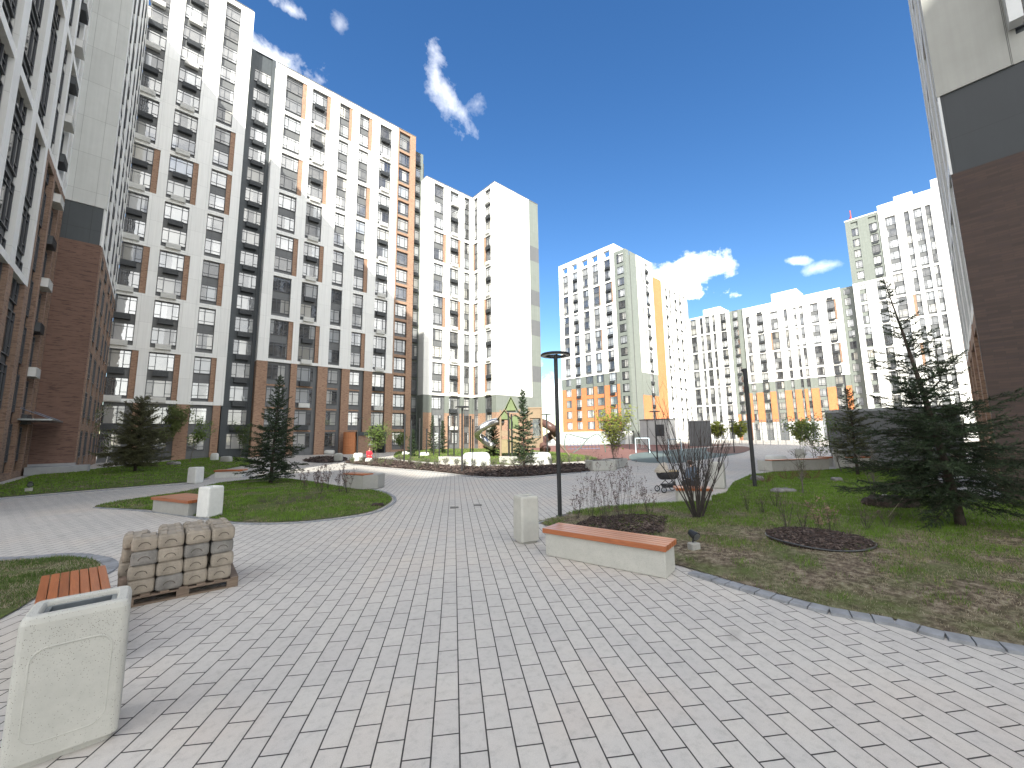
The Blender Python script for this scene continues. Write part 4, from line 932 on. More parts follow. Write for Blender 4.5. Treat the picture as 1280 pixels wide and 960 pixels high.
def boulder(px, W, Hh, label, mat=None, name='boulder_seat', group='smooth white seat boulders', D=None, seed=0, rough=0.0, cat='seat', zoff=0):
    p = G(*px); r_ = random.Random(seed); m_ = MB(); n = 20; D = D or W*.6; rings = []
    for z, k in ((0, .86), (.12, .96), (.35, 1), (.65, .97), (.85, .9), (.96, .78), (1, .5)):
        rings.append([((W/2*k)*math.copysign(abs(math.cos(a))**.55, math.cos(a))*(1+r_.uniform(-rough, rough)), (D/2*k)*math.copysign(abs(math.sin(a))**.55, math.sin(a))*(1+r_.uniform(-rough, rough)), z*Hh*(1+r_.uniform(-rough, rough))) for a in [2*math.pi*i/n for i in range(n)]])
    m_.loft(rings); o = m_.build(name, mat or M['concw'], None, (p.x, p.y+D/2, (hz(p.x, p.y)-.02 if rough else 0)+zoff), smooth=True); o.rotation_euler = (0, 0, AZ-math.pi/2+r_.uniform(-.2, .2)); tag(o, label, cat, group); return o
boulder((602, 584), 2.1, 1.05, 'big white seat boulder behind the mulch bed, beneath the steel slide', seed=1)
boulder((681, 583), 1.9, 1.0, 'white seat boulder beside the slim dark spruce and tall ring lamp', seed=2)
boulder((980, 578), 1.35, .55, 'low flattened cream boulder beyond the planter bench with timber top', seed=3, D=1.0)
boulder((532, 571), 1.2, .5, 'low white seat block near the lit sage grey section, by the posts', seed=4)
boulder((511, 569), 1.3, .5, 'low white seat block beside the round green shrub', seed=5)
boulder((413, 568), 1.4, .6, 'white seat block between the red-dressed person and the small spruce', seed=6)
boulder((449, 578), .9, .85, 'white block standing next to the person in red', seed=7)
boulder((424, 577), .8, .8, 'speckled grey block seat beside the white block near the person in red', M['conc'], seed=8)
boulder((268, 578), .7, .9, 'small white block seat behind the lawn, near the dark recessed section', seed=9)
boulder((283, 580), 1.0, .7, 'pale grey block seat behind the orange-topped white bench', M['concg'], seed=10)
rockm = plain('rough_granite', (.22, .21, .20), .9, 0, .35, 5, .8)
boulder((990, 620), .75, .13, 'flat grey rock lying on the grass below the leaning lamp', rockm, 'rock', 'rocks on the lawns', .5, 21, .14, 'rock')
boulder((217, 585), .95, .28, 'flat grey rock on the lawn between round spruce and white bin', rockm, 'rock', 'rocks on the lawns', .6, 22, .14, 'rock')
boulder((1138, 643), 1.15, .28, 'dark earthy mound on the grass beside the big spruce', mulch, 'earth_mound', 'rocks on the lawns', .7, 23, .16, 'mound')
boulder((952, 603), .5, .2, 'small stone half hidden by grass near the leaning lamp foot', rockm, 'rock', 'rocks on the lawns', .35, 24, .14, 'rock')
boulder((1052, 605), .4, .15, 'pale stone on the lawn under the leafless sapling', rockm, 'rock', 'rocks on the lawns', .3, 25, .14, 'rock')
boulder((526, 1), .1, .1, 'x', rockm, seed=1).name = 'tmp_del'; bpy.data.objects.remove(bpy.data.objects['tmp_del'])
boulder((474, 634), .35, .10, 'small dark clump at the edge of the middle lawn', mulch, 'earth_clump', 'rocks on the lawns', .25, 26, .2, 'clump')
# --- bins further off
for (x, y, ty, lab) in ((1001, 579, 561, 'tapering concrete bin beside the low cream boulder'), (898, 610, 577, 'beige litter bin beside the bench of the seated person'), (1050, 584, 562, 'grey litter bin between the two red-topped benches')):
    p = G(x, y); litter_bin(.62, .55, height(p, ty), (p.x, p.y, 0), rad(15), lab, M['conc'])
# --- lamps
def ring_lamp(p, ztop, label, R=.42, rz=0):
    e = empty('street_lamp', (p.x, p.y, hz(p.x, p.y)-.01), rz); tag(e, label, 'street lamp', 'dark ring-headed lamps'); Hh = ztop
    m_ = MB(); m_.cyl(0, 0, 0, Hh-.03, .058, 18); m_.build('pole', M['black'], e, smooth=False)
    f = MB(); f.cyl(0, 0, 0, .02, .11, 18); f.build('base_plate', M['black'], e)
    h_ = MB(); n = 40
    prof = [(R, 0), (R+.01, .03), (R-.01, .06), (R-.15, .06), (R-.16, .03), (R-.15, 0)]
    rings = [[((r__)*math.cos(2*math.pi*j/n), r__*math.sin(2*math.pi*j/n), Hh-.06+z) for j in range(n)] for r__, z in prof+[prof[0]]]
    h_.loft(rings, cap=False); h_.build('ring_head', M['black'], e, smooth=False)
    b = MB()
    for a in (0, 120, 240):
        b.tube([(0, 0, Hh-.03), ((R-.1)*math.cos(rad(a)), (R-.1)*math.sin(rad(a)), Hh-.03)], .018, 6)
    b.build('bracket', M['black'], e); g_ = MB(); g_.loft([[(r__*math.cos(2*math.pi*j/n), r__*math.sin(2*math.pi*j/n), Hh-.064) for j in range(n)] for r__ in (R-.02, R-.13)], cap=False); g_.build('diffuser', M['concw'], e)
    return e
p = G(700, 646); L1 = ring_lamp(p, height(p, 443), 'tall ring-headed lamp behind the long timber-topped bench')
for (x, y, ty, lab) in ((577.5, 591, 509, 'ring-headed lamp in the mulch bed beside the white boulder'), (446, 578, 523, 'ring-headed lamp standing by the person in red'), (684.5, 577, 519, 'ring-headed lamp between slide tower and tall ring lamp'),
        (822, 577, 514, 'ring-headed lamp beside the bare shrub on the playground edge'), (811, 566, 524, 'thin ring-headed lamp at the back of the playground'), (787, 562, 532, 'distant ring-headed lamp before the open-crowned tower podium'),
        (918, 566, 524, 'ring-headed lamp on the brown mulch circle'), (1038, 566, 514, 'dark-headed lamp by the corner of the low grey wall')):
    p = G(x, y); ring_lamp(p, height(p, ty), lab)
p = G(944, 611); zt = height(p, 463)
e = empty('lamp_post', (p.x, p.y, hz(p.x, p.y)-.01)); tag(e, 'dark spotlight post without ring, standing in the lawn beside the flat rock', 'street lamp')
m_ = MB(); m_.tube([(0, 0, 0), (0, 0, zt-.3)], [.075, .07], 18); m_.build('pole', M['black'], e)
m_ = MB(); m_.cyl(0, 0, zt-.3, zt, .075, 16); m_.tube([(-.02, 0, zt-.1), (-.1, .1, zt-.05)], .05, 8); m_.build('lamp_head', M['black'], e)
m_ = MB(); m_.cyl(0, .0, zt-1.0, zt-.75, .085, 12); m_.cyl(0, 0, zt-.56, zt-.45, .082, 12); m_.build('clamp', M['black'], e)
posts = [(505, 579, 518), (513, 580, 526), (524, 574, 523), (549, 574, 523), (560, 572, 520), (567.5, 573, 529), (588, 573, 520), (591, 572, 524), (636, 574, 516), (640, 574, 518), (696, 572, 536), (533, 571, 536), (542, 571, 533)]
for i, (x, y, ty) in enumerate(posts):
    p = G(x, y); e = empty('climbing_post', (p.x, p.y, 0)); tag(e, 'slim dark post rising from the planted island before the sunlit block', 'post', 'slim dark posts on the planted island'); zt = height(p, ty)
    m_ = MB(); m_.cyl(0, 0, 0, zt, .07, 10); m_.build('pole', M['black'], e); m_ = MB(); m_.cyl(0, 0, zt-.3, zt+.02, .09, 10); m_.build('cap', M['black'], e)
# --- drains, floodlights, ropes, ring bed
for (x, y, lab) in ((568, 634.5, 'small square drain cover in the paving, the nearer to the middle lawn'), (597, 631.5, 'small square drain cover in the paving, the nearer to the grey bin')):
    p = G(x, y); m_ = MB(); m_.box(-.13, .13, -.13, .13, .002, .012); e = m_.build('drain_cover', M['metal'], None, (p.x, p.y, 0)); e.rotation_euler = (0, 0, rad(56.2)); tag(e, lab, 'drain cover', 'drain covers')
def floodlight(x, y, lab, rz, s=1):
    p = G(x, y); e = empty('floodlight', (p.x, p.y, hz(p.x, p.y)-.02), rz); tag(e, lab, 'floodlight', 'small garden floodlights'); e.scale = (s,)*3
    m_ = MB(); m_.bevbox(-.10, .10, -.07, .07, 0, .13, .015); m_.build('base_box', M['concg'], e)
    m_ = MB(); m_.tube([(0, .02, .11), (.02, .02, .24)], .015, 6); m_.build('bracket', M['metal'], e)
    h_ = MB(); h_.tube([(.02, .09, .30), (.02, -.06, .24)], [.055, .085], 14); h_.build('lamp_head', M['metal'], e)
    h_ = MB(); h_.tube([(.02, -.061, .2396), (.02, -.066, .2376)], [.07, .07], 14); h_.build('lens', M['galv'], e)
floodlight(868, 692, 'small floodlight on the grass at the end of the long bench', rad(-20)); floodlight(1107, 628, 'small floodlight on the grass beside the dark mound', rad(20), .9); floodlight(35, 617, 'small floodlight on the lawn edge by the path', rad(10), 1.2)
cc_ = G(1023, 684); RR = .86
bedc = [(cc_.x+RR*1.0*math.cos(t), cc_.y+RR*.98*math.sin(t)) for t in [i*2*math.pi/28 for i in range(28)]]
rb = MB(); n = 28; base_z = hz(cc_.x, cc_.y)
rb.loft([[(cc_.x+RR*k*math.cos(2*math.pi*i/n), cc_.y+RR*k*math.sin(2*math.pi*i/n), base_z+z) for i in range(n)] for k, z in ((1.0, -.05), (.98, .015), (.6, .05), (.2, .06))]); tag(rb.build('mulch_bed', mulch, smooth=True), kind='structure')
chips(bedc, lambda x, y: base_z+.06-.045*(np.hypot(x-cc_.x, y-cc_.y)/RR)**2, 1500, .075, 9)
rg = MB(); rg.tube([(cc_.x+RR*1.01*math.cos(t), cc_.y+RR*.99*math.sin(t), base_z+.02+.012*math.sin(3*t)) for t in [i*2*math.pi/48 for i in range(49)]], .013, 6, cap=False)
tag(rg.build('garden_edging', plain('black_plastic_edging', (.05, .052, .055), .35, 0, .2, 8), smooth=True), 'black plastic edging ring around the bark mulch circle', 'edging')
for (g0, tz, lab) in (((1111, 655), .42, 'pale guy rope pegged near the mulch circle, tied to the big spruce'), ((1330, 640), .3, 'pale guy rope running from the big spruce towards the brick wall')):
    a = G(*g0); t0 = Vector((pB.x, pB.y, HB*tz)); mid = (a+t0)/2+Vector((0, 0, -.1)); r_ = MB(); a.z = hz(a.x, a.y); r_.tube([a, mid, t0], .006, 5, cap=False)
    tag(r_.build('guy_rope', plain('jute_rope', (.45, .40, .30), .9, 0, .1, 9)), lab, 'rope', 'guy ropes of the big spruce')
# --- pallet and block stack
px0, py0 = -.12, 7.62; PW, PD = 1.30, 1.0
e = empty('pallet', (px0, py0, 0), rad(-2.5)); tag(e, 'weathered wooden pallet carrying the stack of concrete blocks', 'pallet')
for i in range(3):
    m_ = MB(); m_.box(0, PW, i*(PD-.1)/2, i*(PD-.1)/2+.1, 0, .022); m_.build('runner_board', M['pallet'], e)
    for j in range(3): m_ = MB(); m_.box(j*(PW-.14)/2, j*(PW-.14)/2+.14, i*(PD-.1)/2, i*(PD-.1)/2+.1, .022, .10); m_.build('block', M['pallet'], e)
    m_ = MB(); m_.box(0, PW, i*(PD-.1)/2-.002, i*(PD-.1)/2+.102, .10, .122); m_.build('stringer_board', M['pallet'], e)
for j in range(7): m_ = MB(); a_ = j*(PW-.1)/6; m_.box(a_, a_+.1, -.01, PD+.01, .122, .144); m_.build('deck_board', M['pallet'], e)
blk = plain('cast_block', (.27, .235, .19), .92, 0, .3, 5, .7); blk2 = plain('cast_block_dirty', (.19, .18, .165), .92, 0, .35, 6, .7); blk3 = plain('cast_block_reddish', (.27, .21, .17), .92, 0, .3, 6, .7)
markm = plain('cast_groove', (.09, .075, .06), .95, 0, .2, 9)
def make_block(mat):
    e = empty('concrete_block'); m_ = MB(); w, d, h = .288, .31, .166
    def rr(k, z, jit): return [(x*k, y*k, z) for x, y in rrect(w, d, .045, 4)]
    m_.loft([rr(.86, 0, 0), rr(.97, .02, 0), rr(1, .05, 0), rr(1, .115, 0), rr(.97, .145, 0), rr(.88, h, 0)]); m_.build('block_body', mat, e, smooth=False)
    t = MB(); t.bevbox(-.11, -.045, -.125, .125, h-.004, h+.014, .006); t.build('lid_ridge', mat, e); t = MB(); t.bevbox(.045, .11, -.125, .125, h-.004, h+.014, .006); t.build('lid_ridge', mat, e)
    g_ = MB(); g_.tube([(.065*math.cos(a), -.1565, .052+.055*math.sin(a)) for a in [rad(15+150*i/10) for i in range(11)]], .0045, 5); g_.build('handle_groove', markm, e, smooth=True)
    g_ = MB(); g_.tube([(.065*math.cos(a), .1565, .052+.055*math.sin(a)) for a in [rad(15+150*i/10) for i in range(11)]], .0045, 5); g_.build('handle_groove', markm, e, smooth=True)
    return e
protos = {}
lv = ['bottom', 'second', 'third', 'topmost']; cl = ['pallet column beside the slatted bench', 'second pallet column from the slatted bench', 'third pallet column from the slatted bench', 'pallet column farthest from the slatted bench']; rw = ['front', 'middle', 'rear']
rB = random.Random(5)
for j in range(3):
    for i in range(4):
        for k in range(4):
            if (j == 2 and i == 0 and k == 3): continue
            mt = blk2 if (i == 0 and k == 2 and j == 0) or rB.random() < .1 else (blk3 if (i == 1 and k == 0 and j == 0) or rB.random() < .08 else blk)
            x = px0+.19+i*.295+(-.10 if (j > 0 and i == 0) else 0)+rB.uniform(-.012, .012)+(.02 if i == 0 and k > 1 else 0); y = py0+.13+j*.318+rB.uniform(-.02, .02)-x*.04
            lab = f'cast block, {lv[k]} layer, {rw[j]} row, {cl[i]}'
            rz = rB.uniform(-.05, .05)+(math.pi if rB.random() < .3 else 0)
            if mt.name not in protos: q = make_block(mt); protos[mt.name] = q
            else: q = dup(protos[mt.name])
            q.location = (x, y, 0.146+k*.186); q.rotation_euler = (0, 0, rz); s_ = rB.uniform(.97, 1.03); q.scale = (s_, s_, 1.11); tag(q, lab, 'concrete block', 'blocks stacked on the pallet')
m_ = MB(); m_.box(-.5, .35, -.05, .05, .0, .03); o = m_.build('plank', M['pallet'], None, (-.28, 8.05, .02)); o.rotation_euler = (rad(4), rad(14), rad(-52)); tag(o, 'loose weathered plank leaning on the pallet end by the slatted bench', 'plank')
# --- entrance porch with the numeral
yP = 56.8
def XatY(x, y, c): d = ray(x, y); return (CAM+d*(c/d.y))
a = XatY(432, 560, yP).x; b_ = XatY(447, 560, yP).x; c_ = XatY(466, 560, yP).x; d_ = XatY(480, 560, yP).x; zt = XatY(455, 540, yP).z; zl = XatY(455, 544.5, yP).z
e = empty('entrance_porch', (a, yP, 0)); tag(e, 'brick entrance porch with dark lintel and white numeral two', 'entrance porch')
m_ = MB(); m_.tube([(.8, .8, 0), (.8, .8, zt)], .85, 20); m_.build('round_pier', M['orange'], e)
m_ = MB(); m_.box(b_-a, c_-a, 0, 3, 0, zl); m_.build('side_wall', M['brick'], e)
m_ = MB(); m_.box(b_-a-.2, d_-a+.3, -.15, 3, zl+.003, zt); m_.build('canopy', M['dark'], e); m_ = MB(); m_.box(d_-a, d_-a+.25, 0, 3, 0, zl); m_.build('side_wall', M['dark'], e)
tc = bpy.data.curves.new('num', 'FONT'); tc.body = '2'; tc.size = 1.9; tc.extrude = .03; to = bpy.data.objects.new('num', tc); C.objects.link(to)
bpy.context.view_layer.update(); me = bpy.data.meshes.new_from_object(to.evaluated_get(bpy.context.evaluated_depsgraph_get())); bpy.data.objects.remove(to)
me.materials.clear(); me.materials.append(M['concw']); o = bpy.data.objects.new('numeral', me); C.objects.link(o); o.parent = e; o.rotation_euler = (math.pi/2, 0, 0); pn = XatY(459, 556.5, yP); o.location = (pn.x-a, -.04, pn.z)
# --- low grey wall and utility boxes
a = G(1040, 577); XW = a.x; zt = height(a, 513)
B = Building((XW, (a.y-1)/2, 0), 'low flat grey service building behind the bushy brown-green spruce', 'service_building')
B.box('wall', 'spandrel', XW, XW+6, YR+.6, a.y, 0, zt-.2); B.box('roof_edge', 'plinth', XW-.08, XW+6, YR+.55, a.y+.08, zt-.2, zt)
B.done()
kids(B.e)[0]
a = G(862, 558); b_ = G(890, 558); e = empty('utility_kiosk', (a.x, a.y, 0), math.atan2(b_.y-a.y, b_.x-a.x)); tag(e, 'grey windowless kiosk at the far end of the playground', 'kiosk'); w = (b_-a).length; zt = height(a, 526)
m_ = MB(); m_.box(0, w, 0, 3, 0, zt-.15); m_.build('wall', M['spandrel'], e); m_ = MB(); m_.box(-.1, w+.1, -.1, 3.1, zt-.146, zt); m_.build('roof', M['plinth'], e)
a = G(775, 557); e = empty('utility_kiosk', (a.x+8, a.y, 0), math.atan2(b_.y-a.y, b_.x-a.x)); tag(e, 'pale kiosk with grey grille at the foot of the open-crowned tower', 'kiosk')
m_ = MB(); m_.box(0, 6.5, 0, 3, 0, 5.2); m_.build('wall', M['lgrey'], e); m_ = MB(); m_.box(3.6, 5.4, -.06, -.002, 1.8, 4.2); m_.build('grille', M['acdark'], e); m_ = MB(); m_.box(-.1, 6.6, -.1, 3.1, 5.203, 5.4); m_.build('roof', M['spandrel'], e)
# sports fence
a, b_ = G(902, 556), G(1034, 556.5); d = b_-a; w = d.length; e = empty('sports_fence', (a.x, a.y, 0), math.atan2(d.y, d.x)); tag(e, 'tall pale wire fence of the sports court before the far white blocks', 'fence')
for i in range(15): m_ = MB(); x = i*w/14; m_.box(x, x+.08, 0, .08, 0, 4.6); m_.build('post', M['galv'], e)
for i in range(6): m_ = MB(); z = .3+i*.84; m_.box(.08, w, .02, .05, z, z+.05); m_.build('rail', M['galv'], e)
m_ = MB()
for i in range(240): x = (i+.5)*w/240; m_.box(x, x+.015, .03, .04, .3, 4.5)
m_.build('wire_mesh', M['galv'], e)
# ------------------------------------------------------------------ playground
pT = G(650, 573); az = math.atan2(r2.y, r2.x); e = empty('slide_tower', (pT.x, pT.y, 0), az); tag(e, 'timber playground tower with pointed roofs between steel and brown tube slides', 'playground tower')
sc_ = (pT-CAM).dot(fwd)/FPX; X_ = lambda px: (px-650)*sc_; Z_ = lambda py: (573-py)*sc_
brown = plain('brown_plastic_tube', (.11, .06, .05), .4, 0, .1, 3); gpan = plain('green_panel', (.13, .17, .07), .6, 0, .1, 3); ypan = plain('ochre_panel', (.24, .19, .10), .6, 0, .1, 3)
x0, x1 = X_(626), X_(650)
for (x, y) in ((x0, 0), (x1, 0), (x0, 2.2), (x1, 2.2), (X_(662), 0), (X_(678), 0), (X_(662), 2.2), (X_(678), 2.2)):
    m_ = MB(); m_.box(x-.09, x+.09, y-.09, y+.09, 0, Z_(512)); m_.build('post', M['woodp'], e)
for (xa, xb, za, zb, mt) in ((x0, x1, Z_(545), Z_(538), M['woodp']), (x0, x1, Z_(566), Z_(549), ypan), (X_(662), X_(678), Z_(523), Z_(511), M['woodp']), (X_(634), X_(650), Z_(536), Z_(520), gpan), (X_(662), X_(678), Z_(560), Z_(548), M['woodp'])):
    for y in (0, 2.2): m_ = MB(); m_.box(xa+.1, xb-.1, y-.04, y+.04, za, zb); m_.build('side_panel', mt, e)
m_ = MB(); m_.box(x0, X_(678), 0, 2.2, Z_(546)-.06, Z_(546)); m_.build('deck', M['woodp'], e)
m_ = MB(); m_.box(X_(661), X_(678.5), -.1, 2.3, Z_(511), Z_(511)+.12); m_.build('deck_roof', M['woodp'], e)
for (xa, xb, za, zp, mt) in ((X_(631), X_(648), Z_(513), Z_(496), gpan), (X_(622), X_(640), Z_(524), Z_(512), M['woodp'])):
    xm = (xa+xb)/2; m_ = MB(); t = .1
    for (p_, q_) in (((xa, za), (xm, zp)), ((xm, zp), (xb, za))):
        m_.hexa([(p_[0], -.3, p_[1]), (q_[0], -.3, q_[1]), (q_[0], 2.5, q_[1]), (p_[0], 2.5, p_[1]), (p_[0], -.3, p_[1]+t), (q_[0], -.3, q_[1]+t), (q_[0], 2.5, q_[1]+t), (p_[0], 2.5, p_[1]+t)])
    m_.build('pointed_roof', mt, e); m_ = MB()
    for y in (-.05, 2.2): m_.hexa([(xa+.15, y, za), (xb-.15, y, za), (xb-.15, y+.06, za), (xa+.15, y+.06, za), (xm-.02, y, zp-.1), (xm+.02, y, zp-.1), (xm+.02, y+.06, zp-.1), (xm-.02, y+.06, zp-.1)])
    m_.build('gable', gpan, e)
def helix(xs, col, name, r=.42):
    m_ = MB(); m_.tube(xs, r, 14); m_.build(name, col, e, smooth=True)
def sp(pts, k=6): return smooth_closed([Vector(p) for p in pts], False, k)
helix(sp([(X_(628), .8, Z_(527)), (X_(619), .2, Z_(527)), (X_(609), -.3, Z_(531)), (X_(600), -.4, Z_(537)), (X_(597), .4, Z_(543)), (X_(602), 1.2, Z_(548)), (X_(609), .9, Z_(554)), (X_(616), .2, Z_(558))]), M['steel'], 'steel_tube_slide', .38)
helix(sp([(X_(678), .8, Z_(528)), (X_(684), .0, Z_(531)), (X_(691), -.2, Z_(536)), (X_(695), .8, Z_(541)), (X_(690), 1.5, Z_(546)), (X_(682), 1.2, Z_(551)), (X_(679), .2, Z_(557)), (X_(684), -.5, Z_(563))]), brown, 'brown_tube_slide', .40)
m_ = MB()
for i in range(7):
    m_.tube([(X_(662)+.3*i, .1, Z_(547)), (X_(678)-.3*i*.5, .1, Z_(525))], .025, 5); m_.tube([(X_(678)-.3*i, .1, Z_(547)), (X_(662)+.3*i*.5, .1, Z_(525))], .025, 5)
m_.build('climbing_net', M['galv'], e)
m_ = MB(); m_.hexa([(X_(690), -.3, Z_(546)), (X_(712), -.3, .15), (X_(712), .4, .15), (X_(690), .4, Z_(546)), (X_(690), -.3, Z_(545)+.1), (X_(712), -.3, .3), (X_(712), .4, .3), (X_(690), .4, Z_(545)+.1)]); m_.build('open_slide', M['pallet'], e)
# rope climber and swings
pR = G(725, 566); e = empty('rope_climber', (pR.x, pR.y, 0), az); tag(e, 'green arched rope climbing frame on the red rubber surface', 'climbing frame'); s2 = (pR-CAM).dot(fwd)/FPX
gr = plain('green_steel', (.07, .13, .11), .4, 0, .1, 3); q = lambda px, py, y=0: ((px-725)*s2, y, (566-py)*s2)
for pts in ([(708, 566), (706, 556), (709, 543), (720, 545), (735, 549)], [(735, 549), (725, 560), (716, 566)], [(735, 549), (748, 543), (755, 553), (757, 566)]):
    m_ = MB(); m_.tube(sp([q(*p_) for p_ in pts]), .055, 8); m_.build('frame_tube', gr, e, smooth=True)
m_ = MB()
for i in range(9): m_.tube([q(712+i*4.5, 546+i*.4), q(716+i*4.5, 563, 1.2)], .03, 4)
for i in range(4): m_.tube([q(710, 549+i*4), q(752, 549+i*4, .8)], .03, 4)
m_.build('rope_net', plain('blue_rope', (.10, .16, .28), .8), e)
for i, (x0_, x1_, yb, yt, lab) in enumerate([(795, 812, 566, 548, 'pale blue swing frame nearer the yellow-green shrub'), (836, 852, 563, 549, 'pale blue swing frame nearer the far kiosk')]):
    a = G(x0_, yb); b_ = G(x1_, yb); d = b_-a; w = d.length; e = empty('swing_set', (a.x, a.y, 0), math.atan2(d.y, d.x)); tag(e, lab, 'swing', 'swing frames'); H_ = height(a, yt)
    blu = plain('pale_blue_steel', (.42, .52, .58), .4, 0, .1, 3)
    m_ = MB(); m_.tube([(0, 0, H_), (w, 0, H_)], .07, 8); m_.build('top_bar', blu, e)
    for x in (0, w):
        for y in (-.9, .9): m_ = MB(); m_.tube([(x, y, 0), (x, 0, H_)], .06, 8); m_.build('leg', blu, e)
    for x in (w*.3, w*.7):
        m_ = MB(); m_.box(x-.25, x+.25, -.12, .12, .5, .56); s_ = m_.build('swing_seat', M['black'], e); m_ = MB(); m_.tube([(x-.22, 0, .56), (x-.22, 0, H_)], .02, 4); m_.tube([(x+.22, 0, .56), (x+.22, 0, H_)], .02, 4); m_.build('chain', M['galv'], s_)
# ------------------------------------------------------------------ people and pram
def skin(name, verts, edges, radii, mat, parent, sub=2):
    me = bpy.data.meshes.new(name); me.from_pydata(verts, edges, []); me.materials.append(mat); o = bpy.data.objects.new(name, me); C.objects.link(o); o.parent = parent
    md = o.modifiers.new('skin', 'SKIN'); md.use_smooth_shade = True
    sk = me.skin_vertices[0].data
    for i, r in enumerate(radii): sk[i].radius = (r, r) if not hasattr(r, '__len__') else r
    sk[0].use_root = True; s = o.modifiers.new('sub', 'SUBSURF'); s.levels = sub; s.render_levels = sub; return o
skinm = plain('skin', (.52, .33, .25), .5, 0, .05, 3)
def seated(loc, rz, label, top, bottom, hairc, lean=0.0, s=1.0):
    e = empty('person', loc, rz); tag(e, label, 'person'); e.scale = (s,)*3; z = .46; l = lean
    V_ = [(0, 0, z+.07), (.01+l*.3, 0, z+.25), (.0+l*.7, 0, z+.45), (.02+l, 0, z+.60), (.05+l*1.1, 0, z+.68), (.07+l*1.15, 0, z+.76), (.075+l*1.2, 0, z+.83)]; R_ = [.13, .125, .14, .055, .062, .088, .07]; E_ = [(i, i+1) for i in range(6)]
    def add(v, r, par): V_.append(v); R_.append(r); E_.append((par, len(V_)-1)); return len(V_)-1
    arms = []; legs = []
    for sy in (1, -1):
        sh = add((.0+l*.85, sy*.17, z+.50), .055, 2); el = add((.06+l*.6, sy*.235, z+.27), .042, sh); wr = add((.27+l*.3, sy*.14, z+.17), .027, el); pm = add((.33+l*.3, sy*.11, z+.165), .034, wr); arms += [sh, el, wr]
        for k, (dy, ln) in enumerate(((-.03, .055), (-.01, .07), (.01, .065), (.03, .05))):
            f1 = add((.36+l*.3, sy*(.11)+dy, z+.165), .010, pm); f2 = add((.36+l*.3+ln, sy*.11+dy, z+.145), .008, f1)
        t1 = add((.335+l*.3, sy*.07, z+.17), .011, pm); add((.37+l*.3, sy*.05, z+.155), .009, t1)
        hp = add((.03, sy*.09, z+.06), .09, 0); kn = add((.42, sy*.11, z+.04), .062, hp); an = add((.40, sy*.11, .09), .04, kn); add((.52, sy*.12, .04), .035, an); legs += [hp, kn, an]
    add((.165+l*1.2, 0, z+.765), .016, 5)
    skin('body', V_, E_, R_, skinm, e)
    for sy in (1, -1): m_ = MB(); c = (.15+l*1.2, sy*.032, z+.785); m_.tube([(c[0]-.01, c[1], c[2]), (c[0]+.006, c[1], c[2])], .011, 8); m_.build('eye', M['black'], e)
    J = [V_[0], V_[1], V_[2], (V_[3][0]-.01, 0, z+.575)]; JR = [.155, .15, .165, .075]; JE = [(0, 1), (1, 2), (2, 3)]
    for k in (0, 1):
        sh, el, wr = arms[3*k:3*k+3]; n = len(J); J += [V_[sh], V_[el], tuple((V_[el][i]*.12+V_[wr][i]*.88) for i in range(3))]; JR += [.075, .06, .042]; JE += [(2, n), (n, n+1), (n+1, n+2)]
    skin('jacket', J, JE, JR, top, e)
    J = [(0, 0, z+.08)]; JR = [.15]; JE = []
    for k in (0, 1):
        hp, kn, an = legs[3*k:3*k+3]; n = len(J); J += [V_[hp], V_[kn], (V_[an][0], V_[an][1], .12)]; JR += [.105, .078, .058]; JE += [(0, n), (n, n+1), (n+1, n+2)]
    skin('trousers', J, JE, JR, bottom, e)
    for sy in (1, -1): skin('shoe', [(.38, sy*.11, .055), (.46, sy*.115, .045), (.55, sy*.12, .035)], [(0, 1), (1, 2)], [.05, .048, .038], M['black'], e)
    h_ = [(.045+l*1.2, 0, z+.80), (.03+l*1.15, 0, z+.72), (.015+l*1.1, 0, z+.62)]; skin('hair', h_, [(0, 1), (1, 2)], [(.102, .108), .088, .05], hairc, e)
    return e
hair = plain('dark_brown_hair', (.04, .022, .015), .6, 0, .2, 20); denim = plain('denim_blue_cloth', (.15, .20, .27), .9, 0, .15, 12); darkc = plain('dark_trousers', (.05, .05, .06), .9, 0, .15, 12); redc = plain('red_cloth', (.62, .03, .05), .9, 0, .1, 12)
a, b_ = G(848, 628), G(890, 629); bench((a.x, a.y, 0), (b_.x, b_.y, 0), .55, .46, 'timber-topped bench behind the large leafless shrub where a person sits', slats=5)
pS = G(868, 622); hd = AZ+rad(12)
seated((pS.x, pS.y, 0), hd, 'seated person in grey-blue jacket facing away beside a pram', denim, darkc, hair, .04)
pr = G(462, 578); boulder((462, 579), .6, .45, 'low white block the person in red sits on', seed=31)
seated((pr.x, pr.y+.18, 0), AZ+math.pi+.6, 'seated person dressed in red near the numbered entrance', redc, redc, hair, .08)
pm = G(836, 615); e = empty('pram', (pm.x, pm.y, 0), AZ-math.pi/2+rad(12)); tag(e, 'black pram with beige hood standing beside the seated person', 'pram')
beige = plain('beige_fabric', (.50, .45, .38), .9, 0, .08, 8); blk_ = plain('black_fabric', (.03, .03, .033), .85, 0, .2, 8)
m_ = MB(); rings = []
for (z, w, l_) in ((.48, .12, .30), (.55, .17, .38), (.66, .20, .43), (.76, .21, .44)):
    rings.append([(x, y, z) for x, y in rrect(l_*2, w*2, w*.8, 6)])
m_.loft(rings); m_.build('carrycot', blk_, e, smooth=True)
m_ = MB(); rings = []
for i in range(9):
    a = rad(-5+100*i/8); rings.append([(-.12-.30*math.cos(a)+.0, .21*math.cos(b), .76+.34*math.sin(a)*math.sin(max(b, 0.001))) for b in [math.pi*j/12 for j in range(13)]])
for i in range(8):
    for j in range(12): m_.poly([rings[i][j], rings[i+1][j], rings[i+1][j+1], rings[i][j+1]])
ho = m_.build('hood', beige, e, smooth=True); ho.modifiers.new('t', 'SOLIDIFY').thickness = .02
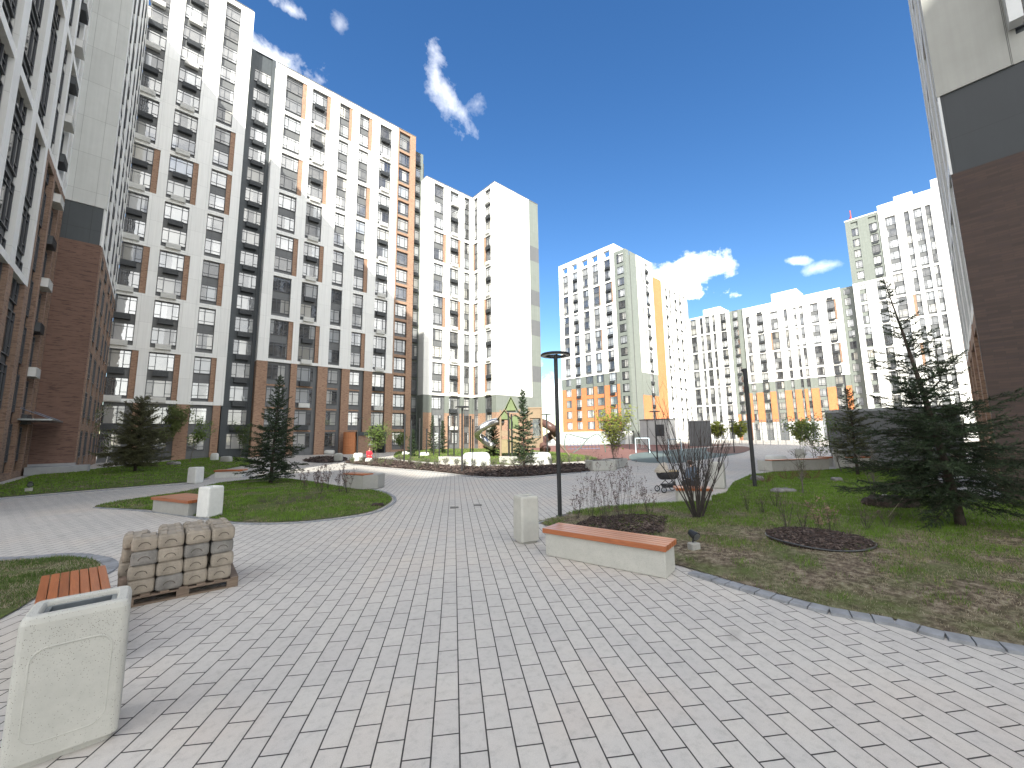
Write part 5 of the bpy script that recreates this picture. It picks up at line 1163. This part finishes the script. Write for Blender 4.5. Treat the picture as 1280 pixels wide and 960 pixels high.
m_ = MB(); rings = [[(x+.14, y, z) for x, y in rrect(l_, w, .1, 5)] for z, l_, w in ((.765, .55, .40), (.80, .54, .38), (.82, .48, .3))]; m_.loft(rings); m_.build('apron', plain('tan_blanket', (.36, .28, .17), .9, 0, .15, 8), e, smooth=True)
for sy in (-1, 1):
    m_ = MB(); m_.tube([(-.33, sy*.2, .16), (.0, sy*.2, .42), (.42, sy*.2, .95), (.5, sy*.2, 1.0)], .014, 6); m_.tube([(.33, sy*.2, .14), (0, sy*.2, .42)], .014, 6); m_.build('frame_tube', M['black'], e)
m_ = MB(); m_.tube([(.5, -.2, 1.0), (.5, .2, 1.0)], .018, 8); m_.build('handle', M['black'], e)
m_ = MB(); m_.loft([[(x, y, z) for x, y in rrect(l_, w, .05, 4)] for z, l_, w in ((.18, .4, .3), (.3, .5, .36))]); m_.build('basket', blk_, e)
for (x, y, r) in ((-.34, -.23, .12), (-.34, .23, .12), (.34, -.26, .15), (.34, .26, .15)):
    w_ = MB(); n = 20; w_.tube([(x+(r-.02)*math.cos(2*math.pi*i/n), y, r+(r-.02)*math.sin(2*math.pi*i/n)) for i in range(n+1)], .02, 6, cap=False); q = w_.build('wheel', M['black'], e, smooth=True)
    s_ = MB(); [s_.tube([(x, y, r), (x+(r-.03)*math.cos(a), y, r+(r-.03)*math.sin(a))], .006, 4) for a in [2*math.pi*i/5 for i in range(5)]]; s_.tube([(x, y-.03, r), (x, y+.03, r)], .02, 8); s_.build('spoke', M['galv'], q)
# left block door canopy
m_ = MB(); m_.box(-6.0, -4.6, 38.2, 42.6, 3.55, 3.65); e = empty('door_canopy', (-6, 40, 0)); tag(e, 'thin steel and glass door canopy on the close edge-on block', 'canopy')
o = m_.build('canopy_sheet', M['galv'], e); o.location = (6, -40, 0)
for y in (38.4, 42.4): m_ = MB(); m_.tube([(-5.98, y, 4.3), (-4.7, y, 3.66)], .025, 6); o = m_.build('tie_rod', M['galv'], e); o.location = (6, -40, 0)
# ------------------------------------------------------------------ light and sky
SUND = Vector((1, 1, -.86)).normalized()
sl = bpy.data.lights.new('sun', 'SUN'); sl.energy = 4.2; sl.angle = rad(.5); sl.color = (1, .955, .88)
so = bpy.data.objects.new('sun', sl); C.objects.link(so); so.rotation_euler = SUND.to_track_quat('-Z', 'Y').to_euler()
wd = bpy.data.worlds.new('World'); sc.world = wd; wd.use_nodes = True; nt = wd.node_tree
bg = nt.nodes['Background']; bg.inputs[1].default_value = .10
sky = nt.nodes.new('ShaderNodeTexSky'); sky.sky_type = 'NISHITA'; sky.sun_disc = False
sky.sun_elevation = math.asin(-SUND.z); sky.sun_rotation = math.atan2(-SUND.x, -SUND.y); sky.air_density = 1.0; sky.dust_density = .2; sky.ozone_density = 1.5
gen = nt.nodes.new('ShaderNodeTexCoord').outputs['Generated']
NZ = noise(nt, gen, 13, 9, .62, .15)
def cloud(px, py, hx, hy, ang, amp=1.0, sc_=9, seed=0, soft=.35):
    d = ray(px, py).normalized(); a = (r2 - d*r2.dot(d)).normalized(); b = d.cross(a)*-1
    if b.z < 0: b = -b
    ca, sa = math.cos(rad(ang)), math.sin(rad(ang)); e1 = a*ca+b*sa; e2 = b*ca-a*sa
    k = FPX/ray(px, py).length*1.0/ FPX
    def dot(e, size):
        n = nt.nodes.new('ShaderNodeVectorMath'); n.operation = 'DOT_PRODUCT'; L(nt, gen, n.inputs[0]); n.inputs[1].default_value = e
        off = 0
        return math_(nt, 'DIVIDE', n.outputs['Value'], size)
    sx = hx*k; sy = hy*k
    x = dot(e1, sx); y = dot(e2, sy)
    r = math_(nt, 'ADD', math_(nt, 'POWER', x, 2), math_(nt, 'POWER', y, 2)); r = math_(nt, 'SQRT', r)
    f = nt.nodes.new('ShaderNodeVectorMath'); f.operation = 'DOT_PRODUCT'; L(nt, gen, f.inputs[0]); f.inputs[1].default_value = d
    front = math_(nt, 'GREATER_THAN', f.outputs['Value'], .5)
    nz = NZ
    t = math_(nt, 'SUBTRACT', 1.0, r); t = math_(nt, 'MULTIPLY_ADD', math_(nt, 'SUBTRACT', nz, .5), 4.2, t)
    t = math_(nt, 'DIVIDE', t, soft*2, clamp=True); t = math_(nt, 'SMOOTH_MIN', t, 1.0, .2)
    return math_(nt, 'MULTIPLY', math_(nt, 'MULTIPLY', t, front), amp, clamp=True)
CL = [cloud(562, 122, 17, 46, 25, .85, 11, 1, 1.7), cloud(545, 92, 14, 30, 5, .8, 13, 2, 1.5), cloud(597, 130, 16, 12, 0, .5, 13, 2, 1.5), cloud(345, 72, 62, 16, -28, .7, 12, 3, 1.2), cloud(365, 12, 24, 9, -30, .5, 14, 4, .8),
      cloud(872, 338, 42, 20, 8, 1.0, 10, 5, .6), cloud(838, 348, 34, 16, 0, .95, 10, 6, .6), cloud(860, 366, 36, 12, 0, .9, 12, 7, .4),
      cloud(1035, 332, 20, 7, 15, .5, 13, 8, 1.3), cloud(997, 326, 12, 5, 0, .45, 15, 9, .7), cloud(690, 500, 30, 40, 0, .9, 8, 10, .8), cloud(425, 30, 10, 12, 0, .35, 15, 11, .9), cloud(720, 560, 600, 40, 0, .6, 6, 12, .9)]
mask = CL[0]
for c in CL[1:]: mask = math_(nt, 'MAXIMUM', mask, c)
# a bank of broken cloud is added behind the viewer and overhead, out of the picture, to whiten the fill light and the window reflections
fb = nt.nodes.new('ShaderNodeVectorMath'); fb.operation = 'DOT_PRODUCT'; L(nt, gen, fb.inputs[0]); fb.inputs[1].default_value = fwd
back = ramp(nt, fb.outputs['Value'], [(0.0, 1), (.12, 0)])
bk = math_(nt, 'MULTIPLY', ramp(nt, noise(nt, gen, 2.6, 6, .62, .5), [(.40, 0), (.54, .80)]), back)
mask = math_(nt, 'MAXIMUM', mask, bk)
# underside of the cumulus is greyer where it is thick
den = noise(nt, gen, 7, 6)
skyc = nt.nodes.new('ShaderNodeHueSaturation'); skyc.inputs['Saturation'].default_value = 1.3; skyc.inputs['Value'].default_value = .98; skyc.inputs['Hue'].default_value = .508; L(nt, sky.outputs[0], skyc.inputs['Color'])
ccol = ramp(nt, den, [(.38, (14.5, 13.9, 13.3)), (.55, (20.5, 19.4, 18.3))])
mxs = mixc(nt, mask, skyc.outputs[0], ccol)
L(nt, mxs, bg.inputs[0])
sc.view_settings.view_transform = 'Standard'; sc.view_settings.look = 'None'; sc.view_settings.gamma = 1; sc.view_settings.use_curve_mapping = False
sc.view_settings.exposure = .9
sc.render.engine = 'CYCLES'

sc.view_settings.exposure = 1.24
sc.view_settings.use_white_balance = True; sc.view_settings.white_balance_temperature = 6600; sc.view_settings.white_balance_tint = 6
cy = sc.cycles
cy.max_bounces = 5; cy.diffuse_bounces = 3; cy.glossy_bounces = 3; cy.transmission_bounces = 4; cy.transparent_max_bounces = 6
cy.caustics_reflective = False; cy.caustics_refractive = False; cy.sample_clamp_indirect = 8
cy.use_adaptive_sampling = True; cy.adaptive_threshold = .015; cy.use_denoising = True
wd.cycles.sampling_method = 'MANUAL'; wd.cycles.sample_map_resolution = 512
sc.render.use_persistent_data = False
